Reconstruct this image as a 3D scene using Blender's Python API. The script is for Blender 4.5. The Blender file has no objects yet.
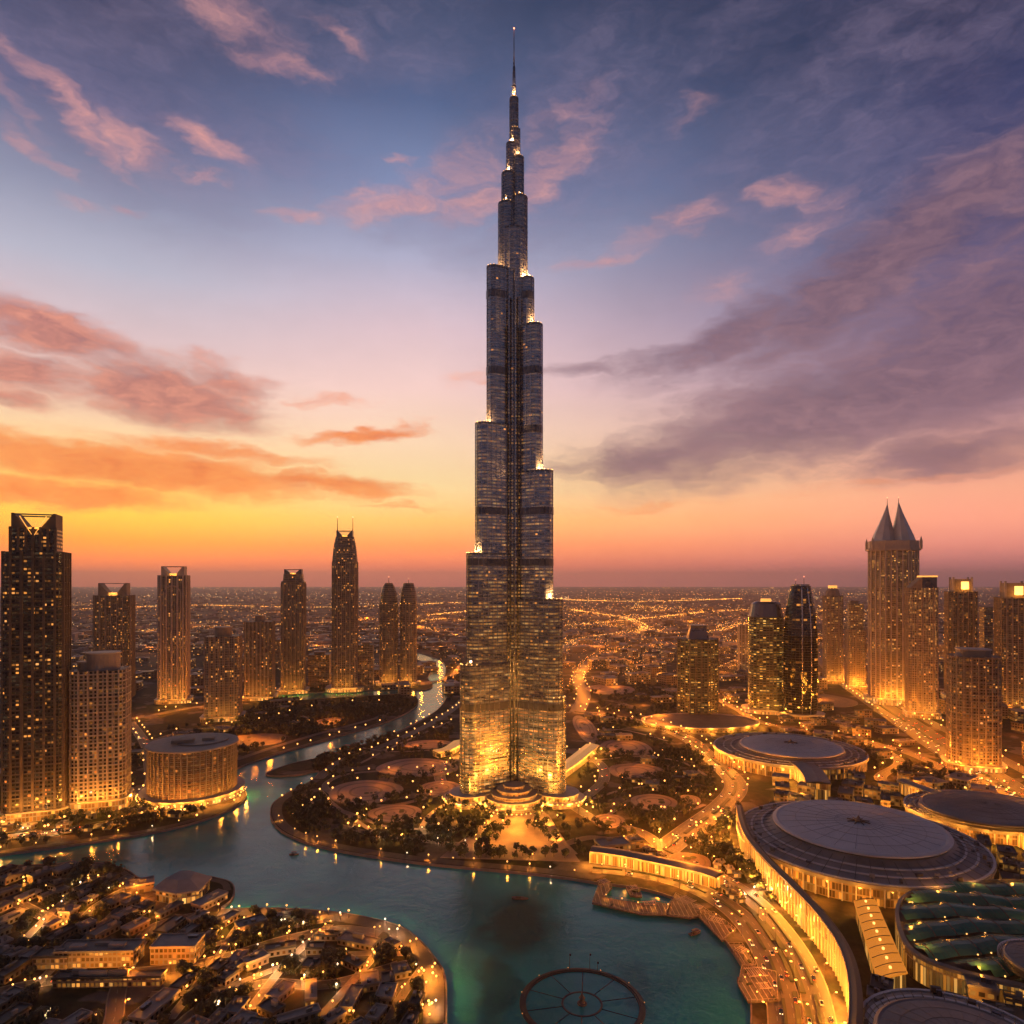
HAZE = 3.9e-5
# tables of the sky: colour against height for three directions, then the clouds
SKY_GAIN = 1.19
SKY_L = [(0, (64, 68, 98)), (100, (90, 96, 132)), (190, (142, 146, 172)), (260, (182, 182, 200)), (330, (222, 196, 200)),
         (390, (244, 206, 188)), (440, (254, 214, 156)), (485, (255, 214, 104)), (515, (255, 190, 66)), (540, (255, 148, 52)),
         (562, (246, 120, 66)), (583, (216, 102, 78))]
SKY_C = [(0, (58, 72, 104)), (100, (82, 100, 140)), (190, (128, 142, 180)), (260, (176, 176, 202)), (330, (222, 194, 202)),
         (390, (246, 208, 200)), (440, (254, 218, 184)), (490, (255, 222, 158)), (520, (255, 190, 104)), (545, (252, 146, 80)),
         (565, (236, 120, 84)), (583, (206, 104, 88))]
SKY_R = [(0, (30, 38, 68)), (100, (44, 54, 94)), (190, (62, 70, 112)), (280, (100, 98, 140)), (350, (152, 128, 158)),
         (410, (204, 156, 162)), (450, (236, 172, 152)), (490, (246, 168, 136)), (520, (238, 152, 124)), (545, (212, 128, 112)),
         (565, (178, 106, 104)), (583, (150, 92, 98))]
# blobs: column, row, half width, half height, tilt, weight; then dark tone, light tone, low and high threshold, strength
CLOUDS = [
    ([(860, 110, 300, 110, 20, .7), (560, 150, 170, 80, 28, .85), (300, 30, 240, 60, 4, .7), (110, 110, 220, 80, -20, .75), (260, 150, 140, 50, -10, .6), (1000, 30, 120, 70, 0, .7), (900, 215, 170, 70, 20, .8), (700, 60, 200, 40, 10, .5), (480, 205, 130, 40, 8, .7)],
     (86, 86, 116), (132, 118, 146), -.05, 1.2, .55),
    ([(75, 112, 95, 12, -30, 1.0), (130, 138, 50, 12, -22, .9), (208, 140, 52, 12, -14, .95), (282, 64, 60, 10, -3, .95), (235, 14, 70, 20, -8, .8), (340, 40, 40, 8, -20, .5),
      (40, 148, 50, 9, -25, .85), (20, 105, 40, 8, -30, .7), (196, 171, 22, 5, 0, .8), (148, 210, 18, 6, 0, .95), (100, 204, 40, 7, -5, .6), (300, 212, 40, 6, 2, .85), (400, 206, 80, 14, 4, .95), (355, 195, 30, 6, 0, .7), (398, 160, 22, 5, -4, .8),
      (455, 178, 70, 26, 20, .75), (550, 170, 80, 18, 36, .85), (470, 208, 70, 14, 8, .9), (600, 262, 52, 9, 10, .9), (688, 218, 46, 15, 8, .9), (640, 236, 60, 10, 12, .6),
      (785, 188, 40, 12, 4, .85), (810, 218, 60, 22, 20, .6), (715, 290, 70, 14, 10, .5), (560, 120, 60, 14, 30, .5), (690, 110, 40, 12, 20, .35)],
     (172, 130, 146), (236, 164, 150), .02, 1.6, .95),
    ([(890, 262, 260, 42, 27, 1.0), (1010, 215, 130, 50, 30, .8), (730, 335, 120, 24, 22, .95), (660, 358, 80, 14, 14, .8), (830, 408, 300, 52, 12, 1.05), (990, 340, 220, 80, 14, 1.1), (900, 380, 200, 60, 14, 1.0),
      (640, 458, 110, 20, 6, .95), (720, 440, 120, 26, 10, .9), (590, 368, 80, 8, 4, .7), (950, 450, 160, 26, 6, .85), (860, 330, 120, 20, 24, .7)],
     (98, 78, 100), (142, 108, 120), .14, 1.0, .88),
    ([(45, 330, 120, 26, -12, 1.0), (10, 310, 60, 14, -10, .8), (110, 350, 70, 14, -8, .8), (160, 395, 130, 32, -6, 1.05), (230, 380, 60, 20, -10, .8), (20, 372, 80, 22, 0, .9), (215, 415, 70, 18, -8, .85), (20, 402, 60, 12, 0, .8), (220, 365, 50, 12, 0, .6)],
     (152, 92, 98), (226, 146, 124), .16, .92, .92),
    ([(140, 470, 260, 18, -4, 1.05), (60, 492, 180, 14, 0, 1.0), (320, 486, 110, 10, -3, 1.0), (362, 434, 80, 8, 6, 1.0), (210, 455, 140, 9, -3, .8), (320, 400, 60, 7, 0, .6),
      (700, 505, 260, 5, 2, .38), (400, 508, 70, 4, 0, .5), (480, 380, 60, 12, 10, .45), (900, 478, 160, 6, 3, .4)],
     (226, 104, 52), (252, 150, 78), .16, .92, .9),
]
import bpy, bmesh, math, random
from mathutils import Vector, Matrix, noise as mnoise
from mathutils.geometry import tessellate_polygon

rnd = random.Random(7)
SC = bpy.context.scene
C = SC.collection
R = math.radians
PI = math.pi

# ------------------------------------------------------------------ camera
F = 683.0            # focal length in pixels of a 1024 wide frame (24 mm lens)
H = 228.0            # height of the camera
HZ = 583.0           # picture row of the true horizon
cam_d = bpy.data.cameras.new("camera")
cam = bpy.data.objects.new("camera", cam_d); C.objects.link(cam)
cam_d.sensor_width = 36.0; cam_d.lens = 36.0 * F / 1024.0
cam_d.shift_y = (HZ - 512.0) / 1024.0
cam_d.clip_start = 5.0; cam_d.clip_end = 150000.0
cam.location = (0, 0, H); cam.rotation_euler = (R(90), 0, 0)
SC.camera = cam
SC.render.resolution_x = 1024; SC.render.resolution_y = 1024

def G(px, py, z=0.0):
    """the point of the level z that the camera sees at pixel px, py"""
    Y = F * (H - z) / max(py - HZ, 0.3)
    return Vector(((px - 512.0) / F * Y, Y, z))

# ------------------------------------------------------------------ render
SC.render.engine = 'CYCLES'
SC.view_settings.view_transform = 'Standard'
SC.view_settings.look = 'None'
SC.view_settings.exposure = 0.0
SC.view_settings.gamma = 1.0
cy = SC.cycles
cy.use_denoising = True
cy.max_bounces = 6; cy.diffuse_bounces = 2; cy.glossy_bounces = 3
cy.transmission_bounces = 4; cy.volume_bounces = 0; cy.transparent_max_bounces = 8
cy.sample_clamp_indirect = 4.0; cy.sample_clamp_direct = 0.0
cy.caustics_reflective = False; cy.caustics_refractive = False
cy.use_light_tree = True
cy.use_adaptive_sampling = True; cy.adaptive_threshold = 0.025; cy.adaptive_min_samples = 20

# ------------------------------------------------------------------ node helpers
def lin(c):
    return tuple(((v / 255.0) / 12.92 if v / 255.0 <= 0.04045 else ((v / 255.0 + 0.055) / 1.055) ** 2.4) for v in c)

class NT:
    """small helper that writes node trees"""
    def __init__(s, tree): s.t = tree; s.n = tree.nodes; s.l = tree.links
    def put(s, sock, v):
        if v is None: return
        if isinstance(v, bpy.types.NodeSocket): s.l.new(v, sock)
        else:
            try: sock.default_value = v
            except Exception:
                sock.default_value = tuple(v) + (1.0,)
    def node(s, typ, **kw):
        n = s.n.new(typ)
        for k, v in kw.items(): setattr(n, k, v)
        return n
    def math(s, op, a, b=None, c=None, clamp=False):
        n = s.node('ShaderNodeMath', operation=op, use_clamp=clamp)
        s.put(n.inputs[0], a); s.put(n.inputs[1], b); s.put(n.inputs[2], c)
        return n.outputs[0]
    def vmath(s, op, a, b=None, out=0):
        n = s.node('ShaderNodeVectorMath', operation=op)
        s.put(n.inputs[0], a); s.put(n.inputs[1], b)
        return n.outputs[out]
    def mix(s, fac, a, b, blend='MIX'):
        n = s.node('ShaderNodeMix', data_type='RGBA', blend_type=blend)
        s.put(n.inputs[0], fac); s.put(n.inputs[6], c4(a)); s.put(n.inputs[7], c4(b))
        return n.outputs[2]
    def mr(s, v, a, b, c=0.0, d=1.0, smooth=False):
        n = s.node('ShaderNodeMapRange'); n.clamp = True
        if smooth: n.interpolation_type = 'SMOOTHSTEP'
        s.put(n.inputs[0], v)
        for i, x in enumerate((a, b, c, d)): s.put(n.inputs[1 + i], x)
        return n.outputs[0]
    def noise(s, vec, scale, detail=3.0, rough=0.55, dist=0.0, out=0, dim='3D'):
        n = s.node('ShaderNodeTexNoise', noise_dimensions=dim)
        s.put(n.inputs['Vector'], vec); n.inputs['Scale'].default_value = scale
        n.inputs['Detail'].default_value = detail; n.inputs['Roughness'].default_value = rough
        n.inputs['Distortion'].default_value = dist
        return n.outputs[out]
    def comb(s, x, y, z):
        n = s.node('ShaderNodeCombineXYZ')
        s.put(n.inputs[0], x); s.put(n.inputs[1], y); s.put(n.inputs[2], z)
        return n.outputs[0]
    def sep(s, v):
        n = s.node('ShaderNodeSeparateXYZ'); s.put(n.inputs[0], v)
        return n.outputs
    def ramp(s, fac, stops, interp='LINEAR'):
        n = s.node('ShaderNodeValToRGB'); cr = n.color_ramp; cr.interpolation = interp
        while len(cr.elements) < len(stops): cr.elements.new(0.5)
        for e, (p, c) in zip(cr.elements, stops):
            e.position = p; e.color = tuple(c[:3]) + (1.0,)
        s.put(n.inputs[0], fac)
        return n.outputs[0]

def c4(v):
    if isinstance(v, bpy.types.NodeSocket) or v is None: return v
    return tuple(v[:3]) + (1.0,)

# ------------------------------------------------------------------ sky (world)
SUN_EL, SUN_AZ = R(2.0), math.atan2(150 - 512, F)     # azimuth measured from +Y, positive to +X
world = bpy.data.worlds.new("World"); SC.world = world
world.use_nodes = True
W = NT(world.node_tree); W.n.clear()
direc = W.node('ShaderNodeTexCoord').outputs['Generated']
dx, dy, dz = W.sep(direc)
az = W.math('ARCTAN2', dx, dy)
hyp = W.math('SQRT', W.math('ADD', W.math('MULTIPLY', dx, dx), W.math('MULTIPLY', dy, dy)))
el = W.math('ARCTAN2', dz, hyp)
elf = W.math('DIVIDE', W.math('MAXIMUM', el, 0.0), 0.8)        # 0..0.8 rad -> 0..1

def azel(px, py):
    return math.atan2(px - 512, F), math.atan2(HZ - py, math.hypot(F, px - 512))
def stops(px, rows):
    out = []
    for py, c in rows: out.append((min(1.0, azel(px, py)[1] / 0.8), lin(c)))
    return sorted(out)

ramp_l = W.ramp(elf, stops(90, SKY_L))
ramp_c = W.ramp(elf, stops(430, SKY_C))
ramp_r = W.ramp(elf, stops(950, SKY_R))
aL, aC, aR = azel(90, 500)[0], azel(430, 500)[0], azel(950, 500)[0]
t1 = W.mr(az, aL, aC, smooth=True)
t2 = W.mr(az, aC, aR)
grad = W.mix(t2, W.mix(t1, ramp_l, ramp_c), ramp_r)
# behind the camera the sky is the blue of the east at dusk
back = W.ramp(elf, [(0.0, lin((96, 82, 88))), (0.12, lin((116, 104, 116))), (0.4, lin((88, 94, 118))), (1.0, lin((60, 66, 90)))])
backf = W.mr(W.math('ABSOLUTE', az), R(60), R(120), smooth=True)
grad = W.mix(backf, grad, back)

# clouds: soft bodies at fixed directions, broken up by noise
sky_v = W.comb(az, el, 0.0)
sheet = W.vmath('MULTIPLY', sky_v, (1.0, 2.6, 1.0))
warp = W.noise(sheet, 3.2, 4.0, 0.6, out=1)
warp2 = W.noise(sheet, 14.0, 3.0, 0.6, out=1)
wv = W.vmath('MULTIPLY', W.vmath('SUBTRACT', warp, (0.5, 0.5, 0.5)), (0.11, 0.045, 0.0))
wv2 = W.vmath('MULTIPLY', W.vmath('SUBTRACT', warp2, (0.5, 0.5, 0.5)), (0.085, 0.040, 0.0))
sky_w = W.vmath('ADD', W.vmath('ADD', sky_v, wv), wv2)
streak = W.noise(W.vmath('MULTIPLY', sky_w, (1.0, 3.0, 1.0)), 7.0, 5.0, 0.66)
fine = W.noise(W.vmath('MULTIPLY', sky_w, (1.0, 2.2, 1.0)), 24.0, 4.0, 0.7)

def blob(px, py, rx, ry, ang, s):
    a, e = azel(px, py)
    rr = math.hypot(F, px - 512)
    kx = math.cos(a) ** 2 / F; ky = rr / (rr * rr + (HZ - py) ** 2)
    m = W.node('ShaderNodeMapping', vector_type='TEXTURE')
    W.put(m.inputs[0], sky_w)
    m.inputs['Location'].default_value = (a, e, 0)
    m.inputs['Rotation'].default_value = (0, 0, R(ang))
    m.inputs['Scale'].default_value = (rx * kx * 1.3, ry * ky * 1.75, 1)
    return W.math('MULTIPLY', W.mr(W.vmath('LENGTH', m.outputs[0], out=1), 1.25, 0.0, smooth=True), s)

for blobs, ca, cb, lo, hi, amt in CLOUDS:
    tot = None
    for b in blobs:
        v = blob(*b)
        tot = v if tot is None else W.math('MAXIMUM', tot, v)
    det = W.math('ADD', W.math('MULTIPLY', W.math('SUBTRACT', streak, 0.5), 2.0), W.math('MULTIPLY', W.math('SUBTRACT', fine, 0.5), 0.9))
    dens = W.mr(W.math('ADD', tot, W.math('MULTIPLY', det, 0.50)), lo, hi, smooth=True)
    dens = W.math('MULTIPLY', dens, W.mr(tot, 0.0, 0.45, smooth=True))
    shade = W.mr(W.math('ADD', W.math('MULTIPLY', streak, 0.5), W.math('MULTIPLY', fine, 0.5)), 0.38, 0.62)
    grad = W.mix(W.math('MULTIPLY', dens, amt), grad, W.mix(shade, lin(ca), lin(cb)))
# faint overall mottling
mot = W.mr(W.noise(W.vmath('MULTIPLY', sky_w, (1.0, 2.0, 1.0)), 2.4, 5.0, 0.6), 0.25, 0.75, 0.90, 1.08)
grad = W.vmath('SCALE', grad); W.put(grad.node.inputs[3], mot)

lowgain = W.mr(el, 0.0, 0.16, 1.7, 1.0, smooth=True)
lowgain = W.math('MULTIPLY', lowgain, W.mr(el, 0.72, 1.0, 1.0, 0.42, smooth=True))     # the zenith is already night blue
grad = W.vmath('SCALE', grad); W.put(grad.node.inputs[3], lowgain)
nish = W.node('ShaderNodeTexSky', sky_type='NISHITA')
nish.sun_disc = False; nish.sun_elevation = SUN_EL; nish.sun_rotation = SUN_AZ
bg1 = W.node('ShaderNodeBackground'); W.put(bg1.inputs[0], nish.outputs[0]); bg1.inputs[1].default_value = 0.05
bg2 = W.node('ShaderNodeBackground'); W.put(bg2.inputs[0], grad); bg2.inputs[1].default_value = SKY_GAIN
mixs = W.node('ShaderNodeMixShader'); mixs.inputs[0].default_value = 0.9
W.l.new(bg1.outputs[0], mixs.inputs[1]); W.l.new(bg2.outputs[0], mixs.inputs[2])
W.l.new(mixs.outputs[0], W.node('ShaderNodeOutputWorld').inputs[0])

# ------------------------------------------------------------------ the low sun
sd = bpy.data.lights.new("sun", 'SUN'); sun = bpy.data.objects.new("sun", sd); C.objects.link(sun)
sd.energy = 0.55; sd.angle = R(9.0); sd.color = (1.0, 0.50, 0.24)
sdir = Vector((math.sin(SUN_AZ) * math.cos(SUN_EL), math.cos(SUN_AZ) * math.cos(SUN_EL), math.sin(SUN_EL)))
sun.rotation_euler = sdir.to_track_quat('Z', 'Y').to_euler()
sun.location = (-3000, 6000, 600)

# ------------------------------------------------------------------ mesh helpers
class MB:
    """collects faces (with UVs in metres and a material slot each) and links them as ONE mesh object"""
    def __init__(s): s.v = []; s.f = []; s.uv = []; s.mi = []; s.smooth = []
    def vert(s, p): s.v.append((p[0], p[1], p[2])); return len(s.v) - 1
    def face(s, idx, uv=None, mi=0, smooth=False):
        s.f.append(tuple(idx)); s.mi.append(mi); s.smooth.append(smooth)
        s.uv.extend(uv if uv else [(s.v[i][0], s.v[i][1]) for i in idx])
    def quad(s, a, b, c, d, uv=None, mi=0, smooth=False):
        n = len(s.v); s.v.extend([tuple(a), tuple(b), tuple(c), tuple(d)]); s.face((n, n+1, n+2, n+3), uv, mi, smooth)
    def loft(s, rings, closed=True, cap_top=True, cap_bot=False, mi=0, cap_mi=None, u0=0.0, smooth=False):
        """rings: lists of 3D points, same count; walls get u = length along the ring, v = height"""
        n = len(rings[0]); base = []
        for r in rings:
            base.append(len(s.v)); s.v.extend([tuple(p) for p in r])
        ref = rings[0]; us = [u0]
        for i in range(n):
            a, b = ref[i], ref[(i + 1) % n]
            us.append(us[-1] + math.hypot(b[0] - a[0], b[1] - a[1]))
        for k in range(len(rings) - 1):
            for i in range(n if closed else n - 1):
                j = (i + 1) % n
                a, b, c, d = base[k] + i, base[k] + j, base[k+1] + j, base[k+1] + i
                s.face((a, b, c, d), [(us[i], s.v[a][2]), (us[i+1], s.v[b][2]), (us[i+1], s.v[c][2]), (us[i], s.v[d][2])], mi, smooth)
        if closed and cap_top:
            s.face([base[-1] + i for i in range(n)], None, mi if cap_mi is None else cap_mi)
        if closed and cap_bot:
            s.face([base[0] + i for i in reversed(range(n))], None, mi if cap_mi is None else cap_mi)
    def prism(s, poly, z0, z1, mi=0, cap_mi=None, top=1.0, bot=False, centre=(0, 0), cap=True):
        a = [(p[0], p[1], z0) for p in poly]
        b = [(centre[0] + (p[0] - centre[0]) * top, centre[1] + (p[1] - centre[1]) * top, z1) for p in poly]
        s.loft([a, b], mi=mi, cap_mi=cap_mi, cap_bot=bot, cap_top=cap)
    def box(s, c, d, rot=0.0, mi=0, bot=False):
        """box with centre of its base c and size d"""
        hx, hy = d[0] / 2, d[1] / 2; ca, sa = math.cos(rot), math.sin(rot)
        p = [(c[0] + x * ca - y * sa, c[1] + x * sa + y * ca) for x, y in ((-hx, -hy), (hx, -hy), (hx, hy), (-hx, hy))]
        s.prism(p, c[2], c[2] + d[2], mi=mi, bot=bot)
    def tube(s, pts, r, sides=5, mi=0, r1=None):
        """round bar along pts, radius from r to r1"""
        r1 = r if r1 is None else r1; rings = []
        m = len(pts)
        for i, p in enumerate(pts):
            p = Vector(p)
            d = (Vector(pts[min(i + 1, m - 1)]) - Vector(pts[max(i - 1, 0)])).normalized()
            ax = d.cross(Vector((0, 0, 1)) if abs(d.z) < 0.9 else Vector((1, 0, 0))).normalized(); ay = d.cross(ax)
            rr = r + (r1 - r) * i / max(1, m - 1)
            rings.append([p + (ax * math.cos(t * 2 * PI / sides) + ay * math.sin(t * 2 * PI / sides)) * rr for t in range(sides)])
        b = [len(s.v) + k * sides for k in range(m)]
        for g in rings: s.v.extend([tuple(q) for q in g])
        for k in range(m - 1):
            for i in range(sides):
                j = (i + 1) % sides; s.face((b[k] + i, b[k] + j, b[k+1] + j, b[k+1] + i), None, mi, True)
        s.face([b[-1] + i for i in range(sides)], None, mi); s.face([b[0] + i for i in reversed(range(sides))], None, mi)
    def ball(s, c, r, sx=1.0, sy=1.0, sz=1.0, seg=6, rg=4, mi=0, jit=0.0, rd=None):
        b = len(s.v); top = s.vert((c[0], c[1], c[2] + r * sz))
        rows = []
        for k in range(1, rg):
            ph = PI * k / rg; row = []
            for i in range(seg):
                q = 1 + (rd.uniform(-jit, jit) if rd else 0)
                t = 2 * PI * (i + 0.5 * (k % 2)) / seg
                row.append(s.vert((c[0] + r * sx * q * math.sin(ph) * math.cos(t), c[1] + r * sy * q * math.sin(ph) * math.sin(t), c[2] + r * sz * q * math.cos(ph))))
            rows.append(row)
        bot = s.vert((c[0], c[1], c[2] - r * sz))
        for i in range(seg):
            j = (i + 1) % seg
            s.face((top, rows[0][i], rows[0][j]), None, mi, jit == 0)
            s.face((bot, rows[-1][j], rows[-1][i]), None, mi, jit == 0)
        for k in range(len(rows) - 1):
            for i in range(seg):
                j = (i + 1) % seg; s.face((rows[k][i], rows[k+1][i], rows[k+1][j], rows[k][j]), None, mi, jit == 0)
    def mesh(s, name, mats):
        me = bpy.data.meshes.new(name); me.from_pydata(s.v, [], s.f)
        uvl = me.uv_layers.new(name="UVMap")
        flat = [c for uv in s.uv for c in uv]
        if len(flat) == 2 * len(me.loops): uvl.data.foreach_set('uv', flat)
        for m in (mats if isinstance(mats, (list, tuple)) else [mats]): me.materials.append(m)
        me.polygons.foreach_set('material_index', s.mi)
        me.polygons.foreach_set('use_smooth', s.smooth)
        me.validate(); me.update()
        return me
    def build(s, name, mats, parent=None, loc=(0, 0, 0), rz=0.0):
        o = bpy.data.objects.new(name, s.mesh(name, mats)); C.objects.link(o)
        o.location = loc; o.rotation_euler = (0, 0, rz)
        if parent: o.parent = parent
        return o

def tag(o, label=None, cat=None, group=None, kind=None):
    if label: o['label'] = label
    if cat: o['category'] = cat
    if group: o['group'] = group
    if kind: o['kind'] = kind
    return o
def thing(name, label, cat, loc=(0, 0, 0), rz=0.0, group=None):
    o = bpy.data.objects.new(name, None); C.objects.link(o); o.empty_display_size = 5
    o.location = loc; o.rotation_euler = (0, 0, rz)
    return tag(o, label, cat, group)
def kids(o): return [c for c in bpy.data.objects if c.parent == o]
def struct(o, label=None): return tag(o, label, None, None, 'structure')

def link_copy(src, children, loc, rz, label, group, cat, scale=1.0):
    """a copy of a thing with copies of its parts (children: list of (part, [sub-parts]))"""
    r = src.copy(); C.objects.link(r); r.location = loc; r.rotation_euler = (0, 0, rz); r.scale = (scale,) * 3
    tag(r, label, cat, group)
    for ch, subs in children:
        c = ch.copy(); C.objects.link(c); c.parent = r
        for g in subs:
            d = g.copy(); C.objects.link(d); d.parent = c
    return r

# ------------------------------------------------------------------ 2D helpers
def inside(p, poly):
    x, y = p[0], p[1]; r = False; j = len(poly) - 1
    for i in range(len(poly)):
        xi, yi = poly[i][0], poly[i][1]; xj, yj = poly[j][0], poly[j][1]
        if (yi > y) != (yj > y) and x < (xj - xi) * (y - yi) / (yj - yi) + xi: r = not r
        j = i
    return r
def catmull(pts, n=6, closed=False):
    out = []; m = len(pts)
    for i in range(m if closed else m - 1):
        g = (lambda k: pts[k % m]) if closed else (lambda k: pts[min(max(k, 0), m - 1)])
        p0, p1, p2, p3 = (Vector(g(i + d)) for d in (-1, 0, 1, 2))
        for k in range(n):
            t = k / n
            out.append(0.5 * ((2 * p1) + (p2 - p0) * t + (2 * p0 - 5 * p1 + 4 * p2 - p3) * t * t + (3 * p1 - p0 - 3 * p2 + p3) * t ** 3))
    if not closed: out.append(Vector(pts[-1]))
    return out
def wpath(px, n=6, closed=False, z=0.0):
    return catmull([G(x, y, z) for x, y in px], n, closed)
def side(path, off):
    out = []
    for i, p in enumerate(path):
        d = path[min(i + 1, len(path) - 1)] - path[max(i - 1, 0)]; d.z = 0
        d = d.normalized() if d.length > 1e-6 else Vector((1, 0, 0))
        out.append(Vector((p.x + d.y * off, p.y - d.x * off, p.z)))
    return out
def resample(path, step, start=0.0):
    out = []; need = start
    for a, b in zip(path, path[1:]):
        L = (b - a).length
        while need <= L and L > 0:
            out.append((a + (b - a) * (need / L), (b - a).normalized())); need += step
        need -= L
    return out
def circ(r, n=24, cx=0, cy=0, a0=0.0, ry=None):
    ry = r if ry is None else ry
    return [(cx + r * math.cos(a0 + 2 * PI * i / n), cy + ry * math.sin(a0 + 2 * PI * i / n)) for i in range(n)]
def rrect(w, d, c=0.0, n=3):
    """rectangle w by d with rounded corners of radius c, anticlockwise"""
    if c <= 0: return [(-w/2, -d/2), (w/2, -d/2), (w/2, d/2), (-w/2, d/2)]
    out = []
    for sx, sy, a in ((1, -1, -90), (1, 1, 0), (-1, 1, 90), (-1, -1, 180)):
        for k in range(n + 1):
            t = R(a + 90.0 * k / n)
            out.append((sx * (w/2 - c) + c * math.cos(t), sy * (d/2 - c) + c * math.sin(t)))
    return out
def offs(poly, d):
    """polygon grown by d (anticlockwise in)"""
    n = len(poly); out = []
    for i in range(n):
        a, b, c = Vector(poly[i-1][:2]), Vector(poly[i][:2]), Vector(poly[(i+1) % n][:2])
        e1 = (b - a).normalized(); e2 = (c - b).normalized()
        n1 = Vector((e1.y, -e1.x)); n2 = Vector((e2.y, -e2.x)); m = (n1 + n2)
        m = m / max(0.3, m.length_squared) * 2 * d if m.length > 1e-6 else n1 * d
        out.append((b.x + m.x, b.y + m.y))
    return out
def along(poly, step):
    """points and directions every step metres round a closed polygon"""
    pts = [Vector((p[0], p[1], 0)) for p in poly]; pts.append(pts[0])
    return resample(pts, step, step / 2)
def fill(mb, outer, holes=(), z=0.0, mi=0):
    loops = [[Vector((p[0], p[1], 0)) for p in L] for L in [outer, *holes]]
    flat = [p for L in loops for p in L]; b = len(mb.v)
    for p in flat: mb.v.append((p.x, p.y, z))
    for t in tessellate_polygon(loops):
        a, bb, c = (flat[i] for i in t)
        cr = (bb.x - a.x) * (c.y - a.y) - (bb.y - a.y) * (c.x - a.x)
        if abs(cr) < 1e-9: continue
        t = t if cr > 0 else t[::-1]
        mb.face([b + i for i in t], None, mi)

# ------------------------------------------------------------------ materials
def pmat(name, col, rough=0.7, metal=0.0, var=0.25, scale=0.08, bump=0.0, col2=None, spec=0.5, coord='Object'):
    m = bpy.data.materials.new(name); m.use_nodes = True; T = NT(m.node_tree); T.n.clear()
    bs = T.node('ShaderNodeBsdfPrincipled'); T.l.new(bs.outputs[0], T.node('ShaderNodeOutputMaterial').inputs[0])
    v = T.node('ShaderNodeTexCoord').outputs[coord]
    nz = T.noise(v, scale, 5.0, 0.62)
    f = T.mr(nz, 0.3, 0.7)
    c2 = col2 if col2 else tuple(x * (1 - var) for x in col)
    c1 = col if col2 else tuple(min(1, x * (1 + var)) for x in col)
    T.put(bs.inputs['Base Color'], T.mix(f, c2, c1))
    T.put(bs.inputs['Roughness'], T.mr(nz, 0.2, 0.8, max(0.02, rough - 0.1), min(1, rough + 0.1)))
    bs.inputs['Metallic'].default_value = metal
    bs.inputs['Specular IOR Level'].default_value = spec
    if bump:
        b = T.node('ShaderNodeBump'); b.inputs['Strength'].default_value = bump; b.inputs['Distance'].default_value = 0.3
        T.put(b.inputs['Height'], T.noise(v, scale * 8, 4.0)); T.l.new(b.outputs[0], bs.inputs['Normal'])
    return m
def emat(name, col, strength, sample=False, base=(0.8, 0.6, 0.4)):
    m = bpy.data.materials.new(name); m.use_nodes = True; T = NT(m.node_tree); T.n.clear()
    bs = T.node('ShaderNodeBsdfPrincipled'); T.l.new(bs.outputs[0], T.node('ShaderNodeOutputMaterial').inputs[0])
    bs.inputs['Base Color'].default_value = (*base, 1); bs.inputs['Emission Color'].default_value = (*col, 1)
    bs.inputs['Emission Strength'].default_value = strength
    m.cycles.emission_sampling = 'AUTO' if sample else 'NONE'
    return m

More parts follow.
